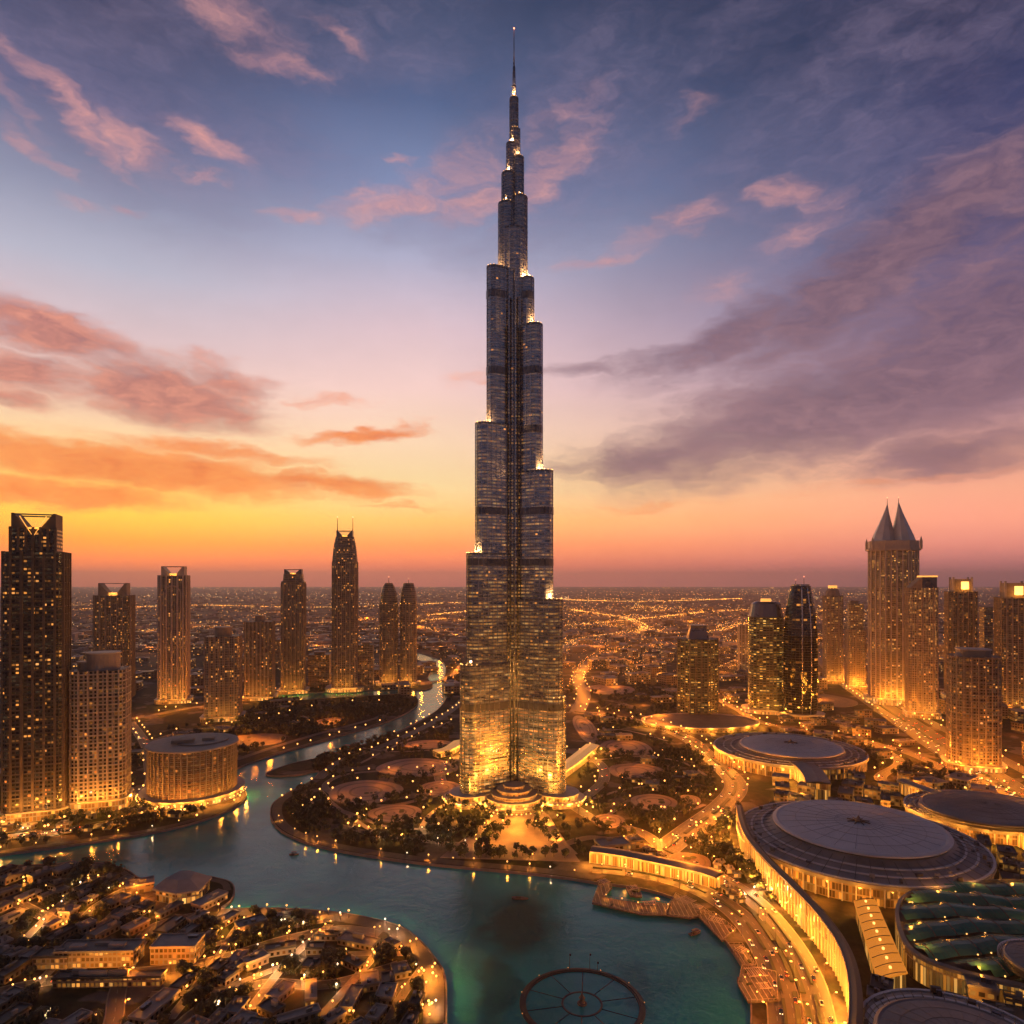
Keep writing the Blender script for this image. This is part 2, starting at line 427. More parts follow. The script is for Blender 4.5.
def facade_mat(name, wall=(0.10, 0.07, 0.05), glass=(0.02, 0.022, 0.03), fh=4.0, bw=3.5, wx=0.72, wy=0.62, lit=0.25, power=2.2,
               cold=(1.0, 0.72, 0.38), warm=(1.0, 0.34, 0.05), wmetal=0.0, grough=0.12, seed=0.0, clump=0.10, vmax=None, wrough=0.55, gmetal=0.0, row=0.0):
    """a wall of windows, some of them lit, laid out in metres over the building's own surface"""
    m = bpy.data.materials.new(name); m.use_nodes = True; T = NT(m.node_tree); T.n.clear()
    bs = T.node('ShaderNodeBsdfPrincipled'); T.l.new(bs.outputs[0], T.node('ShaderNodeOutputMaterial').inputs[0])
    uv = T.node('ShaderNodeUVMap').outputs[0]; u, v, _ = T.sep(uv)
    su = T.math('DIVIDE', u, bw); sv = T.math('DIVIDE', v, fh)
    iu = T.math('FLOOR', su); iv = T.math('FLOOR', sv); fu = T.math('FRACT', su); fv = T.math('FRACT', sv)
    cell = T.comb(iu, iv, seed)
    wn = T.node('ShaderNodeTexWhiteNoise', noise_dimensions='3D'); T.put(wn.inputs[0], cell)
    r1 = wn.outputs[0]; r2, r3, _b = T.sep(wn.outputs[1])
    cl = T.noise(T.comb(T.math('MULTIPLY', iu, clump), T.math('MULTIPLY', iv, clump * 1.6), seed), 1.0, 2.0, 0.6)
    frac = T.math('MULTIPLY', T.mr(cl, 0.36, 0.64, 0.08, 1.9), lit)
    if vmax: frac = T.math('MULTIPLY', frac, T.mr(v, 0.0, vmax, 1.6, 0.25))
    litm = T.math('LESS_THAN', r1, frac)
    mx = T.math('LESS_THAN', T.math('ABSOLUTE', T.math('SUBTRACT', fu, 0.5)), wx / 2)
    my = T.math('LESS_THAN', T.math('ABSOLUTE', T.math('SUBTRACT', fv, 0.5)), wy / 2)
    win = T.math('MULTIPLY', mx, my)
    wv = T.mr(T.noise(uv, 0.06, 4.0), 0.3, 0.7, 0.75, 1.2)
    wc = T.vmath('SCALE', c4(wall)[:3]); T.put(wc.node.inputs[3], wv)
    gc = T.vmath('SCALE', c4(glass)[:3]); T.put(gc.node.inputs[3], T.mr(r3, 0, 1, 0.6, 1.5))
    T.put(bs.inputs['Base Color'], T.mix(win, wc, gc))
    T.put(bs.inputs['Roughness'], T.mr(win, 0, 1, wrough, grough))
    T.put(bs.inputs['Metallic'], T.mr(win, 0, 1, wmetal, gmetal))
    T.put(bs.inputs['Emission Color'], T.mix(T.math('POWER', r2, 1.6), warm, cold))
    em = T.math('MULTIPLY', T.math('MULTIPLY', win, litm), T.mr(T.math('POWER', r3, 3.0), 0, 1, 0.09 * power, 0.95 * power))
    if row:  # painted-in amber glow along each floor, fading upward where a height is set
        rg = T.noise(T.comb(T.math('MULTIPLY', u, 0.045), T.math('MULTIPLY', iv, 5.37), seed), 1.0, 2.0, 0.7)
        row_glow = T.math('MULTIPLY', T.mr(rg, 0.44, 0.74), row)
        if vmax: row_glow = T.math('MULTIPLY', row_glow, T.mr(v, 0.0, vmax, 1.5, 0.08))
        em = T.math('ADD', em, T.math('MULTIPLY', T.math('MULTIPLY', row_glow, my), T.mr(r2, 0, 1, 0.35, 1.0)))
    T.put(bs.inputs['Emission Strength'], em)
    m.cycles.emission_sampling = 'NONE'
    return m

ORANGE = (1.0, 0.27, 0.018)
AMBER = (1.0, 0.37, 0.038)
M = {}
M['roof_grey'] = pmat('roof_grey', (0.17, 0.145, 0.13), 0.6, 0.0, 0.25, 0.05)
M['roof_dark'] = pmat('roof_dark', (0.055, 0.043, 0.036), 0.55, 0.0, 0.4, 0.08)
M['roof_pale'] = pmat('roof_pale', (0.31, 0.25, 0.215), 0.7, 0.0, 0.2, 0.1)
M['roof_metal'] = pmat('roof_metal', (0.52, 0.49, 0.49), 0.5, 0.1, 0.14, 0.035)
M['roof_metal_dark'] = pmat('roof_metal_dark', (0.20, 0.175, 0.165), 0.5, 0.1, 0.4, 0.03)
M['stone'] = pmat('stone', (0.26, 0.20, 0.15), 0.75, 0.0, 0.25, 0.12)
M['stone_dark'] = pmat('stone_dark', (0.12, 0.085, 0.06), 0.7, 0.0, 0.3, 0.12)
M['pale_frame'] = pmat('pale_frame', (0.42, 0.34, 0.28), 0.6, 0.0, 0.15, 0.1)
M['steel'] = pmat('steel', (0.42, 0.42, 0.46), 0.25, 0.85, 0.12, 0.05)
M['steel_dark'] = pmat('steel_dark', (0.10, 0.10, 0.12), 0.3, 0.7, 0.2, 0.05)
M['asphalt'] = pmat('asphalt', (0.085, 0.062, 0.048), 0.65, 0.0, 0.3, 0.03, 0.1)
M['paving'] = pmat('paving', (0.17, 0.115, 0.085), 0.8, 0.0, 0.25, 0.09)
M['paving_pink'] = pmat('paving_pink', (0.27, 0.18, 0.15), 0.8, 0.0, 0.22, 0.07)
M['kerb'] = pmat('kerb', (0.22, 0.17, 0.14), 0.8, 0.0, 0.2, 0.2)
M['paint'] = pmat('paint', (0.24, 0.22, 0.19), 0.6, 0.0, 0.1, 0.3)
M['quay_paving'] = pmat('quay_paving', (0.085, 0.058, 0.045), 0.8, 0.0, 0.35, 0.12)
M['spire_metal'] = pmat('spire_metal', (0.55, 0.46, 0.40), 0.4, 0.3, 0.12, 0.05)
M['wood'] = pmat('wood', (0.13, 0.085, 0.07), 0.7, 0.0, 0.4, 0.6)
M['lattice'] = pmat('lattice', (0.46, 0.33, 0.28), 0.7, 0.0, 0.1, 0.6)
M['bark'] = pmat('bark', (0.09, 0.06, 0.04), 0.9, 0.0, 0.3, 1.0)
M['leaf'] = pmat('leaf', (0.036, 0.038, 0.018), 0.7, 0.0, 0.5, 0.35, col2=(0.014, 0.017, 0.008))
M['leaf_palm'] = pmat('leaf_palm', (0.055, 0.055, 0.024), 0.6, 0.0, 0.4, 0.5, col2=(0.026, 0.030, 0.014))
M['lawn'] = pmat('lawn', (0.050, 0.065, 0.022), 0.9, 0.0, 0.4, 0.05, col2=(0.030, 0.038, 0.014))
M['iron'] = pmat('iron', (0.04, 0.036, 0.034), 0.5, 0.4, 0.2, 0.5)
M['lamp'] = emat('lamp_glass', (1.0, 0.44, 0.10), 3.0)
M['lamp_far'] = emat('lamp_far', (1.0, 0.34, 0.05), 2.6)
M['glow'] = emat('glow_amber', (1.0, 0.40, 0.06), 1.3)
M['glow_strong'] = emat('glow_strong', (1.0, 0.46, 0.11), 2.4)
M['glow_white'] = emat('glow_white', (1.0, 0.78, 0.42), 5.0)
M['tail'] = emat('tail_light', (1.0, 0.10, 0.02), 6.0, base=(0.4, 0.02, 0.02))
M['red_beacon'] = emat('beacon', (1.0, 0.25, 0.12), 6.0)
M['rubber'] = pmat('rubber', (0.02, 0.02, 0.02), 0.8)
M['car_glass'] = pmat('car_glass', (0.02, 0.022, 0.03), 0.08, 0.0, 0.1)
for n_, c_ in (('white', (0.6, 0.58, 0.55)), ('silver', (0.34, 0.34, 0.35)), ('black', (0.02, 0.02, 0.022)), ('red', (0.30, 0.03, 0.02))):
    M['car_' + n_] = pmat('car_' + n_, c_, 0.25, 0.2, 0.05, 0.5)

OCC = []          # (x, y, radius) of what stands on the ground
ROADS = []        # (path, half width)
def near_road(x, y, pad=0.0):
    for path, hw, bb in ROADS:
        if x < bb[0] - hw - pad or x > bb[1] + hw + pad or y < bb[2] - hw - pad or y > bb[3] + hw + pad: continue
        for a, b in zip(path, path[1:]):
            dx_, dy_ = b.x - a.x, b.y - a.y; L2 = dx_ * dx_ + dy_ * dy_ or 1
            t = max(0, min(1, ((x - a.x) * dx_ + (y - a.y) * dy_) / L2))
            if math.hypot(x - a.x - dx_ * t, y - a.y - dy_ * t) < hw + pad: return True
    return False
def taken(x, y, pad=0.0):
    return any((x - a) ** 2 + (y - b) ** 2 < (r + pad) ** 2 for a, b, r in OCC)

# ================================================================== THE SETTING
# outline of the lake and the canal, along the shore (picture column and row of the quay edge, level 0)
LAKE = [(-160, 882), (-60, 866), (0, 855), (50, 848), (100, 841), (150, 833), (190, 824), (220, 814), (240, 804), (247, 795), (241, 784), (233, 775),
        (240, 767), (275, 755), (317, 743), (350, 733), (375, 726), (394, 719), (410, 711), (418, 704), (416, 697), (402, 694), (380, 695), (345, 697), (300, 700), (262, 702),
        (262, 697), (300, 693), (350, 691), (395, 689), (425, 690), (433, 685), (428, 678), (431, 671), (430, 665), (419, 660), (406, 657), (402, 653),
        (414, 652), (430, 656), (443, 662), (446, 670), (444, 678), (446, 686), (447, 696), (440, 707),
        (428, 716), (405, 728), (380, 739), (350, 748), (330, 754), (312, 759), (290, 764), (266, 773), (274, 776), (300, 774.5), (318, 771), (312, 780),
        (296, 788), (282, 796), (273, 803), (270, 811), (272, 821), (281, 831), (299, 840), (322, 847), (357, 854), (404, 861), (439, 865), (480, 869), (520, 872.5),
        (560, 877), (593, 882), (625, 886), (648, 890), (672, 897), (702, 909), (712, 922), (726, 942), (738, 960), (746, 975), (750, 1000), (750, 1030), (748, 1100),
        (700, 1290), (460, 1290), (446, 1100), (447, 1024), (446, 977), (435, 957), (417, 937), (395, 924), (350, 914), (300, 909), (250, 908),
        (222, 909), (231, 901), (235, 890), (231, 882), (218, 878), (204, 876), (176, 881), (152, 891), (147, 881), (138, 877), (128, 870), (112, 865), (90, 862), (47, 864), (0, 867),
        (-60, 878), (-160, 896)]
lake_w = [G(x, y) for x, y in LAKE]
# shallow boundary smoothing
lake_w = [p for p in catmull(lake_w, 3, True)]
for p in lake_w: p.z = 0.0
in_lake = lambda x, y: inside((x, y), lake_w)

# ground sheet with the lake cut out, up to the horizon
gmat = bpy.data.materials.new('ground'); gmat.use_nodes = True; T = NT(gmat.node_tree); T.n.clear()
bs = T.node('ShaderNodeBsdfPrincipled'); T.l.new(bs.outputs[0], T.node('ShaderNodeOutputMaterial').inputs[0])
gp = T.node('ShaderNodeNewGeometry').outputs['Position']
big = T.noise(gp, 0.0022, 5.0, 0.6); mid = T.noise(gp, 0.014, 5.0, 0.62); fin = T.noise(gp, 0.12, 4.0, 0.65)
vor = T.node('ShaderNodeTexVoronoi', feature='F1'); T.put(vor.inputs['Vector'], T.vmath('MULTIPLY', gp, (1.0, 0.6, 1.0))); vor.inputs['Scale'].default_value = 0.0042
vc = T.sep(vor.outputs['Color'])[0]
soil = T.mix(T.mr(fin, 0.35, 0.65), (0.030, 0.017, 0.009), (0.075, 0.045, 0.026))
green = T.mix(T.mr(fin, 0.35, 0.65), (0.010, 0.012, 0.005), (0.024, 0.028, 0.011))
pave = T.mix(T.mr(fin, 0.35, 0.65), (0.13, 0.10, 0.085), (0.19, 0.145, 0.12))
c_ = T.mix(T.mr(mid, 0.42, 0.56), soil, green)
c_ = T.mix(T.mr(T.noise(gp, 0.021, 3.0, 0.5), 0.56, 0.60, 0, 0.8), c_, pave)
far = T.mix(T.mr(vc, 0.15, 0.85), (0.035, 0.030, 0.026), (0.16, 0.12, 0.10))
far = T.mix(T.mr(big, 0.5, 0.62, 0, 0.75), far, (0.028, 0.030, 0.018))
dist = T.mr(T.sep(gp)[1], 1700.0, 2600.0)
T.put(bs.inputs['Base Color'], T.mix(dist, c_, far)); bs.inputs['Roughness'].default_value = 0.9
bs.inputs['Specular IOR Level'].default_value = 0.2
mb = MB()
FARY = 40000.0
fill(mb, [(-900, 150), (900, 150), (1900, 2600), (-1900, 2600)], [lake_w], 0.0)
# the rest of the plain round that
def q(a, b, c, d): mb.quad((a[0], a[1], 0), (b[0], b[1], 0), (c[0], c[1], 0), (d[0], d[1], 0))
q((-1900, 2600), (1900, 2600), (FARY, FARY), (-FARY, FARY))
q((900, 150), (FARY, 150), (FARY, FARY), (1900, 2600))
q((-FARY, 150), (-900, 150), (-1900, 2600), (-FARY, FARY))
q((-FARY, -FARY), (FARY, -FARY), (FARY, 150), (-FARY, 150))
struct(mb.build('ground', gmat))

# water
wm = bpy.data.materials.new('water'); wm.use_nodes = True; T = NT(wm.node_tree); T.n.clear()
bs = T.node('ShaderNodeBsdfPrincipled'); T.l.new(bs.outputs[0], T.node('ShaderNodeOutputMaterial').inputs[0])
gp = T.node('ShaderNodeNewGeometry').outputs['Position']
wn_ = T.noise(gp, 0.012, 3.0, 0.55); wf = T.noise(gp, 0.05, 4.0, 0.6)
body = T.mix(T.mr(wn_, 0.35, 0.65), (0.010, 0.20, 0.185), (0.026, 0.36, 0.32))
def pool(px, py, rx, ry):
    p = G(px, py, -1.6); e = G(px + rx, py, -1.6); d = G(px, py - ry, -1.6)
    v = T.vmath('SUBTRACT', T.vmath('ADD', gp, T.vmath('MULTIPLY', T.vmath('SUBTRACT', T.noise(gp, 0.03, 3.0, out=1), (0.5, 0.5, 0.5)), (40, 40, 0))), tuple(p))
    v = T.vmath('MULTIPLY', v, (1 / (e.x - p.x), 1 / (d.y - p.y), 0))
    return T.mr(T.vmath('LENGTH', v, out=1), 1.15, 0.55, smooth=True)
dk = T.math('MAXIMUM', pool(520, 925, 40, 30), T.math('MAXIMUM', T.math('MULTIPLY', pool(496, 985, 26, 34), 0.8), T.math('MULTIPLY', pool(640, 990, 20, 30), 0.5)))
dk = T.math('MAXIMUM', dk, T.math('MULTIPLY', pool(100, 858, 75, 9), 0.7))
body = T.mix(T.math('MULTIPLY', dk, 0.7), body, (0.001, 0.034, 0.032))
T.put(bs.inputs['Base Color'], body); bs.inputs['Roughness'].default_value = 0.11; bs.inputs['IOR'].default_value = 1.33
b1 = T.node('ShaderNodeBump'); b1.inputs['Strength'].default_value = 0.17; b1.inputs['Distance'].default_value = 1.0
hgt = T.math('ADD', T.noise(T.vmath('MULTIPLY', gp, (1, 1.4, 1)), 0.35, 4.0, 0.6, 0.6), T.math('MULTIPLY', T.noise(gp, 0.07, 3.0, 0.6, 1.0), 2.0))
T.put(b1.inputs['Height'], hgt); T.l.new(b1.outputs[0], bs.inputs['Normal'])
mb = MB(); xs = [p.x for p in lake_w]; ys = [p.y for p in lake_w]
mb.quad((min(xs) - 20, min(ys) - 20, -1.6), (max(xs) + 20, min(ys) - 20, -1.6), (max(xs) + 20, max(ys) + 20, -1.6), (min(xs) - 20, max(ys) + 20, -1.6))
struct(mb.build('water', wm))

# quay: wall down into the water with a coping
mb = MB(); n = len(lake_w)
def signed(poly): return sum(poly[i-1].x * poly[i].y - poly[i].x * poly[i-1].y for i in range(len(poly))) / 2
SG = 1 if signed(lake_w) > 0 else -1
nrm = []
for i in range(n):
    d = lake_w[(i + 1) % n] - lake_w[i - 1]; d.normalize(); nrm.append(Vector((-d.y, d.x, 0)) * SG)   # towards the water
for i in range(n):
    j = (i + 1) % n; a, b = lake_w[i], lake_w[j]; ai, bi = a - nrm[i] * 0.9, b - nrm[j] * 0.9
    U = lambda p, z: (p.x, p.y, z)
    mb.quad(U(a, -3), U(b, -3), U(b, 0.45), U(a, 0.45)); mb.quad(U(a, 0.45), U(b, 0.45), U(bi, 0.45), U(ai, 0.45)); mb.quad(U(ai, 0.45), U(bi, 0.45), U(bi, -0.1), U(ai, -0.1))
tag(mb.build('quay_edge', M['kerb']), 'pale stone quay edge running round the whole lake and canal', 'quay', kind='structure')

# ------------------------------------------------------------------ roads and paths
ZL = [0.10]
def ribbon(mb, path, w, z, mi=0, wl=None):
    L = side(path, -w / 2 if wl is None else wl[0]); Rr = side(path, w / 2 if wl is None else wl[1])
    for i in range(len(path) - 1):
        mb.quad((L[i].x, L[i].y, z), (Rr[i].x, Rr[i].y, z), (Rr[i+1].x, Rr[i+1].y, z), (L[i+1].x, L[i+1].y, z), None, mi)
def road(px, w, name='road', mat='asphalt', marks=True, closed=False, kerb=True, n=6, reg=True, world_path=None):
    path = world_path or wpath(px, n, closed)
    if closed: path.append(path[0])
    z = ZL[0]; ZL[0] += 0.012
    mb = MB(); ribbon(mb, path, w, z); o = struct(mb.build(name, M[mat]))
    if kerb:
        k = MB()
        for s_ in (-1, 1):
            ribbon(k, path, 0, z + 0.14, wl=(s_ * (w / 2 + 0.35) - 0.35, s_ * (w / 2 + 0.35) + 0.35))
            e = side(path, s_ * w / 2)
            for a, b in zip(e, e[1:]): k.quad((a.x, a.y, z), (b.x, b.y, z), (b.x, b.y, z + 0.14), (a.x, a.y, z + 0.14))
        k.build('kerb', M['kerb'], o)
    if marks:
        k = MB(); lanes = max(2, int(w / 4)); any_ = False
        for li in range(1, lanes):
            off = -w / 2 + w * li / lanes
            sp = side(path, off)
            for p, d in resample(sp, 9.0):
                if p.y > 900: continue
                nx, ny = -d.y * 0.14, d.x * 0.14; any_ = True
                k.quad((p.x - nx, p.y - ny, z + 0.03), (p.x + d.x * 4 - nx, p.y + d.y * 4 - ny, z + 0.03), (p.x + d.x * 4 + nx, p.y + d.y * 4 + ny, z + 0.03), (p.x + nx, p.y + ny, z + 0.03))
        if any_: k.build('lane_markings', M['paint'], o)
    if reg:
        ROADS.append((path, w / 2, (min(p.x for p in path), max(p.x for p in path), min(p.y for p in path), max(p.y for p in path))))
    return path

P = {}
P['quay_curve'] = road([(593, 868), (640, 873), (690, 886), (735, 912), (765, 950), (783, 1000), (788, 1060)], 17)
P['mall_front'] = road([(664, 850), (705, 870), (750, 897), (785, 935), (812, 985), (826, 1060)], 15)
P['boulevard'] = road([(664, 850), (690, 830), (722, 806), (736, 786), (722, 768), (704, 752), (686, 738), (650, 724), (610, 716), (575, 712)], 24)
P['highway'] = road([(800, 628), (812, 645), (835, 672), (868, 697), (905, 722), (950, 752), (1010, 790), (1090, 835)], 46)
P['highway_side'] = road([(822, 655), (850, 676), (890, 700), (930, 722), (985, 750), (1060, 790)], 16)
P['tower_link'] = road([(690, 690), (712, 697), (735, 708), (760, 722), (800, 730), (850, 738), (905, 752), (960, 775), (1060, 812)], 14)
P['north_avenue'] = road([(577, 712), (584, 695), (578, 678), (592, 660), (612, 652), (650, 648), (700, 646), (760, 640), (820, 636), (900, 640)], 26, n=5)
P['far_curve'] = road([(560, 652), (580, 640), (612, 636), (645, 629), (625, 618), (600, 614), (570, 610)], 34, n=5)
P['far_cross'] = road([(640, 628), (700, 634), (760, 622), (830, 618)], 34, n=5)
P['west_shore'] = road([(-80, 852), (0, 838), (60, 832), (110, 824), (160, 815), (200, 808)], 12)
P['west_inner'] = road([(-80, 826), (0, 818), (60, 812), (118, 800), (150, 785), (150, 765), (146, 745), (130, 722)], 13)
P['west_avenue'] = road([(60, 735), (110, 722), (150, 716), (190, 708), (232, 704), (262, 694), (310, 687), (370, 684), (430, 682), (452, 676), (462, 664)], 15)
P['garden_road'] = road([(150, 742), (190, 730), (230, 727), (262, 722), (300, 712), (345, 705), (392, 704)], 10)
P['bank_path'] = road([(236, 760), (275, 747), (318, 734), (352, 725), (380, 717), (402, 708)], 8, 'path', 'paving', False)
P['east_bank'] = road([(318, 779), (340, 762), (372, 750), (402, 738), (430, 724), (452, 710), (462, 700)], 12)
P['tower_ring'] = road([(452, 790), (440, 779), (446, 764), (480, 752), (530, 749), (575, 753), (600, 764), (604, 779), (592, 792), (572, 806)], 12)
P['garden_walk'] = road([(340, 826), (390, 838), (440, 843), (480, 845)], 6, 'path', 'paving', False)
P['garden_loop'] = road([(452, 792), (420, 800), (385, 806), (345, 800), (325, 786), (345, 775), (385, 771), (425, 770), (446, 766)], 6, 'path', 'paving', False)
P['plaza_walk'] = road([(572, 806), (600, 822), (640, 832), (664, 850)], 11)
P['south_walk'] = road([(560, 846), (590, 838), (620, 842), (664, 850)], 8, 'path', 'paving', False)
P['isle_spine'] = road([(-60, 1010), (30, 985), (110, 975), (180, 968), (235, 955), (285, 940), (340, 930), (380, 935)], 9)
P['isle_cross'] = road([(20, 905), (70, 925), (100, 905), (128, 890), (150, 897)], 8)
P['isle_low'] = road([(150, 1060), (200, 1010), (260, 985), (330, 985), (400, 965)], 8)
P['isle_back'] = road([(60, 1100), (110, 1030), (120, 985), (150, 930), (200, 915)], 8)
for k_, pp_ in enumerate(([(10, 1012), (60, 962), (96, 930), (120, 908)], [(170, 1020), (215, 962), (240, 925), (262, 912)], [(250, 1010), (290, 960), (330, 925)], [(300, 1040), (350, 985), (385, 945), (400, 932)],
                           [(380, 1040), (400, 1000), (425, 965)], [(180, 958), (240, 938), (300, 926), (345, 918)], [(20, 945), (60, 905), (90, 880)], [(150, 995), (220, 990), (290, 965), (350, 955), (430, 955)], [(0, 890), (50, 882), (110, 878)])):
    P['lane%d' % k_] = road(pp_, 4.2, 'path', 'paving', False)
for k_, pp_ in enumerate(([(300, 800), (345, 812), (390, 828), (450, 830), (500, 838)], [(455, 800), (430, 815), (418, 836)], [(500, 815), (480, 838), (470, 858)], [(546, 815), (560, 838), (575, 855)], [(590, 800), (625, 790), (660, 786), (700, 790)],
                           [(600, 760), (640, 757), (680, 762), (706, 776)], [(600, 822), (625, 808), (680, 812), (705, 805)], [(345, 745), (390, 752), (440, 750)], [(360, 764), (400, 744), (450, 722)], [(585, 735), (620, 730), (670, 742)], [(320, 790), (335, 806), (372, 832)])):
    P['walk%d' % k_] = road(pp_, 3.6, 'path', 'paving_pink', False)
P['dome_lane'] = road([(722, 728), (700, 722), (640, 716)], 10)
P['east_lane'] = road([(872, 745), (900, 762), (880, 778), (905, 790), (960, 805), (1060, 840)], 12)

def hedge(path, off, w, label):
    p_ = [q_ for q_ in side(path, off)]; mb = MB(); z = 1.1
    A, B = side(p_, -w / 2), side(p_, w / 2)
    for i in range(len(p_) - 1):
        if i % 5 == 4: continue
        a, b, c, d = A[i], A[i+1], B[i+1], B[i]
        mb.quad((*a[:2], z), (*b[:2], z), (*c[:2], z), (*d[:2], z)); mb.quad((*a[:2], 0), (*b[:2], 0), (*b[:2], z), (*a[:2], z)); mb.quad((*c[:2], 0), (*d[:2], 0), (*d[:2], z), (*c[:2], z)); mb.quad((*d[:2], 0), (*a[:2], 0), (*a[:2], z), (*d[:2], z)); mb.quad((*b[:2], 0), (*c[:2], 0), (*c[:2], z), (*b[:2], z))
    tag(mb.build('hedge', M['leaf']), label, 'hedge')
hedge(P['quay_curve'], 0, 1.6, 'clipped hedge on the median of the curved quay road'); hedge(P['quay_curve'], -11.5, 3.2, 'clipped hedge between the curved quay road and the mall plaza'); hedge(P['mall_front'], 0, 1.4, 'clipped hedge on the median of the road before the mall front')
hedge(P['mall_front'], 10.5, 2.4, 'clipped hedge along the plaza side of the mall front road'); hedge(P['boulevard'], 0, 3.0, 'clipped hedge on the median of the wide boulevard'); hedge(P['west_shore'], 9.5, 2.6, 'clipped hedge on the water side of the west bank shore road')
hedge(P['west_shore'], -9.5, 2.6, 'clipped hedge on the tower side of the west bank shore road'); hedge(P['highway'], 0, 4.0, 'planted median strip of the wide highway')
# promenade strips behind the quays
def shore(i0, i1, off, w, mat='quay_paving', name='promenade'):
    pts = catmull([G(x, y) for x, y in LAKE[i0:i1]], 4)
    pts = side(pts, off * SG)
    return road(None, w, name, mat, False, False, False, world_path=pts)
ix = lambda p: LAKE.index(p)
P['prom_isle'] = shore(ix((312, 780)), ix((625, 886)), 6.5, 9.5)
P['prom_west'] = shore(ix((-60, 866)), ix((240, 767)), 6.0, 8)
P['prom_south'] = shore(ix((447, 1024)), ix((231, 901)), 7.0, 11)
P['prom_bank'] = shore(ix((275, 755)), ix((410, 711)), 5.0, 5)
P['prom_canal'] = shore(ix((428, 716)), ix((290, 764)), 5.0, 5)
P['prom_north'] = shore(ix((-160, 896)) - 14, ix((-160, 896)), 5.0, 5)

def plaza(px, py, rx, ry, mat='paving_pink', name='plaza', step=1.2):
    """flat round terrace with a raised rim"""
    c = G(px, py); ex = abs(G(px + rx, py).x - c.x); ey = abs(G(px, py - ry).y - G(px, py + ry).y) / 2
    cyy = (G(px, py - ry).y + G(px, py + ry).y) / 2; cx = (px - 512) / F * cyy
    z = ZL[0]; ZL[0] += 0.012
    po = [(cx + ex * math.cos(t) * (1 + 0.05 * math.sin(3 * t + px)), cyy + ey * math.sin(t) * (1 + 0.05 * math.cos(2 * t + py))) for t in [2 * PI * i / 40 for i in range(40)]]
    mb = MB(); mb.prism(offs(po, 0.7), -0.1, z + 0.25, 1); mb.prism(po, z + 0.2, z + 0.27, 0)
    OCC.append((cx, cyy, min(ex, ey) * 0.95))
    for k in (-0.6, 0.6): OCC.append((cx + (ex - min(ex, ey)) * k * 1.4, cyy, min(ex, ey) * 0.8))
    o = struct(mb.build(name, [M[mat], M['kerb']]))
    for kk in (0.80, 0.46):
        rg_ = MB(); A1 = [(cx + (a - cx) * kk, cyy + (b - cyy) * kk) for a, b in po]; A2 = [(cx + (a - cx) * (kk - .07), cyy + (b - cyy) * (kk - .07)) for a, b in po]
        for i in range(40): j = (i + 1) % 40; rg_.quad((*A1[i], z + .30), (*A1[j], z + .30), (*A2[j], z + .30), (*A2[i], z + .30))
        rg_.build('paving_ring', M['stone_dark'], o)
    for i in range(rnd.choice((2, 3, 4))):
        t = rnd.uniform(0, 6.28); q_ = rnd.uniform(.15, .62); rr_ = rnd.uniform(1.5, 3.6); pl = MB(); x_, y_ = cx + ex * q_ * math.cos(t), cyy + ey * q_ * math.sin(t)
        pl.prism(circ(rr_, 12, x_, y_), z + .2, z + .9, 0, 1); pl.build('planter', [M['kerb'], M['lawn']], o)
    return o, Vector((cx, cyy, z + 0.27)), ex, ey
PLZ = [plaza(*a) for a in ((365, 793, 36, 12), (418, 768, 40, 9), (395, 814, 26, 8), (440, 789, 20, 7), (626, 748, 25, 8), (636, 772, 27, 8), (654, 803, 22, 8),
       (690, 800, 10, 4), (609, 822, 16, 7), (610, 690, 24, 5), (585, 730, 10, 14), (690, 862, 20, 8, 'paving'), (520, 735, 30, 6), (430, 745, 26, 4))]
plaza(255, 741, 30, 7, 'paving'); plaza(330, 722, 14, 4); plaza(820, 700, 30, 7, 'paving')
# forecourt of the tower
mb = MB(); fc = [G(*p) for p in ((497, 812), (545, 812), (580, 862), (440, 858))]
mb.prism([(p.x, p.y) for p in fc][::-1] if signed(fc) < 0 else [(p.x, p.y) for p in fc], -0.1, 0.5, 0)
struct(mb.build('plaza', M['paving_pink']))
for q_ in ((520, 822, 14), (520, 835, 15), (506, 848, 12), (534, 848, 14)): OCC.append((G(*q_[:2]).x, G(*q_[:2]).y, q_[2]))


# ================================================================== POINT LIGHTS OF LAMPS, AND ADDED ONES WITHOUT FITTINGS
LIGHTS = {}
def light(x, y, z, watts, col=ORANGE, rad=1.0, parent=None):
    key = (round(watts), col, rad)
    if key not in LIGHTS:
        d = bpy.data.lights.new('lamp_or_fill_light', 'POINT'); d.energy = watts; d.color = col; d.shadow_soft_size = rad; LIGHTS[key] = d
    o = bpy.data.objects.new('lamp_or_fill_light', LIGHTS[key]); C.objects.link(o); o.location = (x, y, z)
    if parent: o.parent = parent
    return o

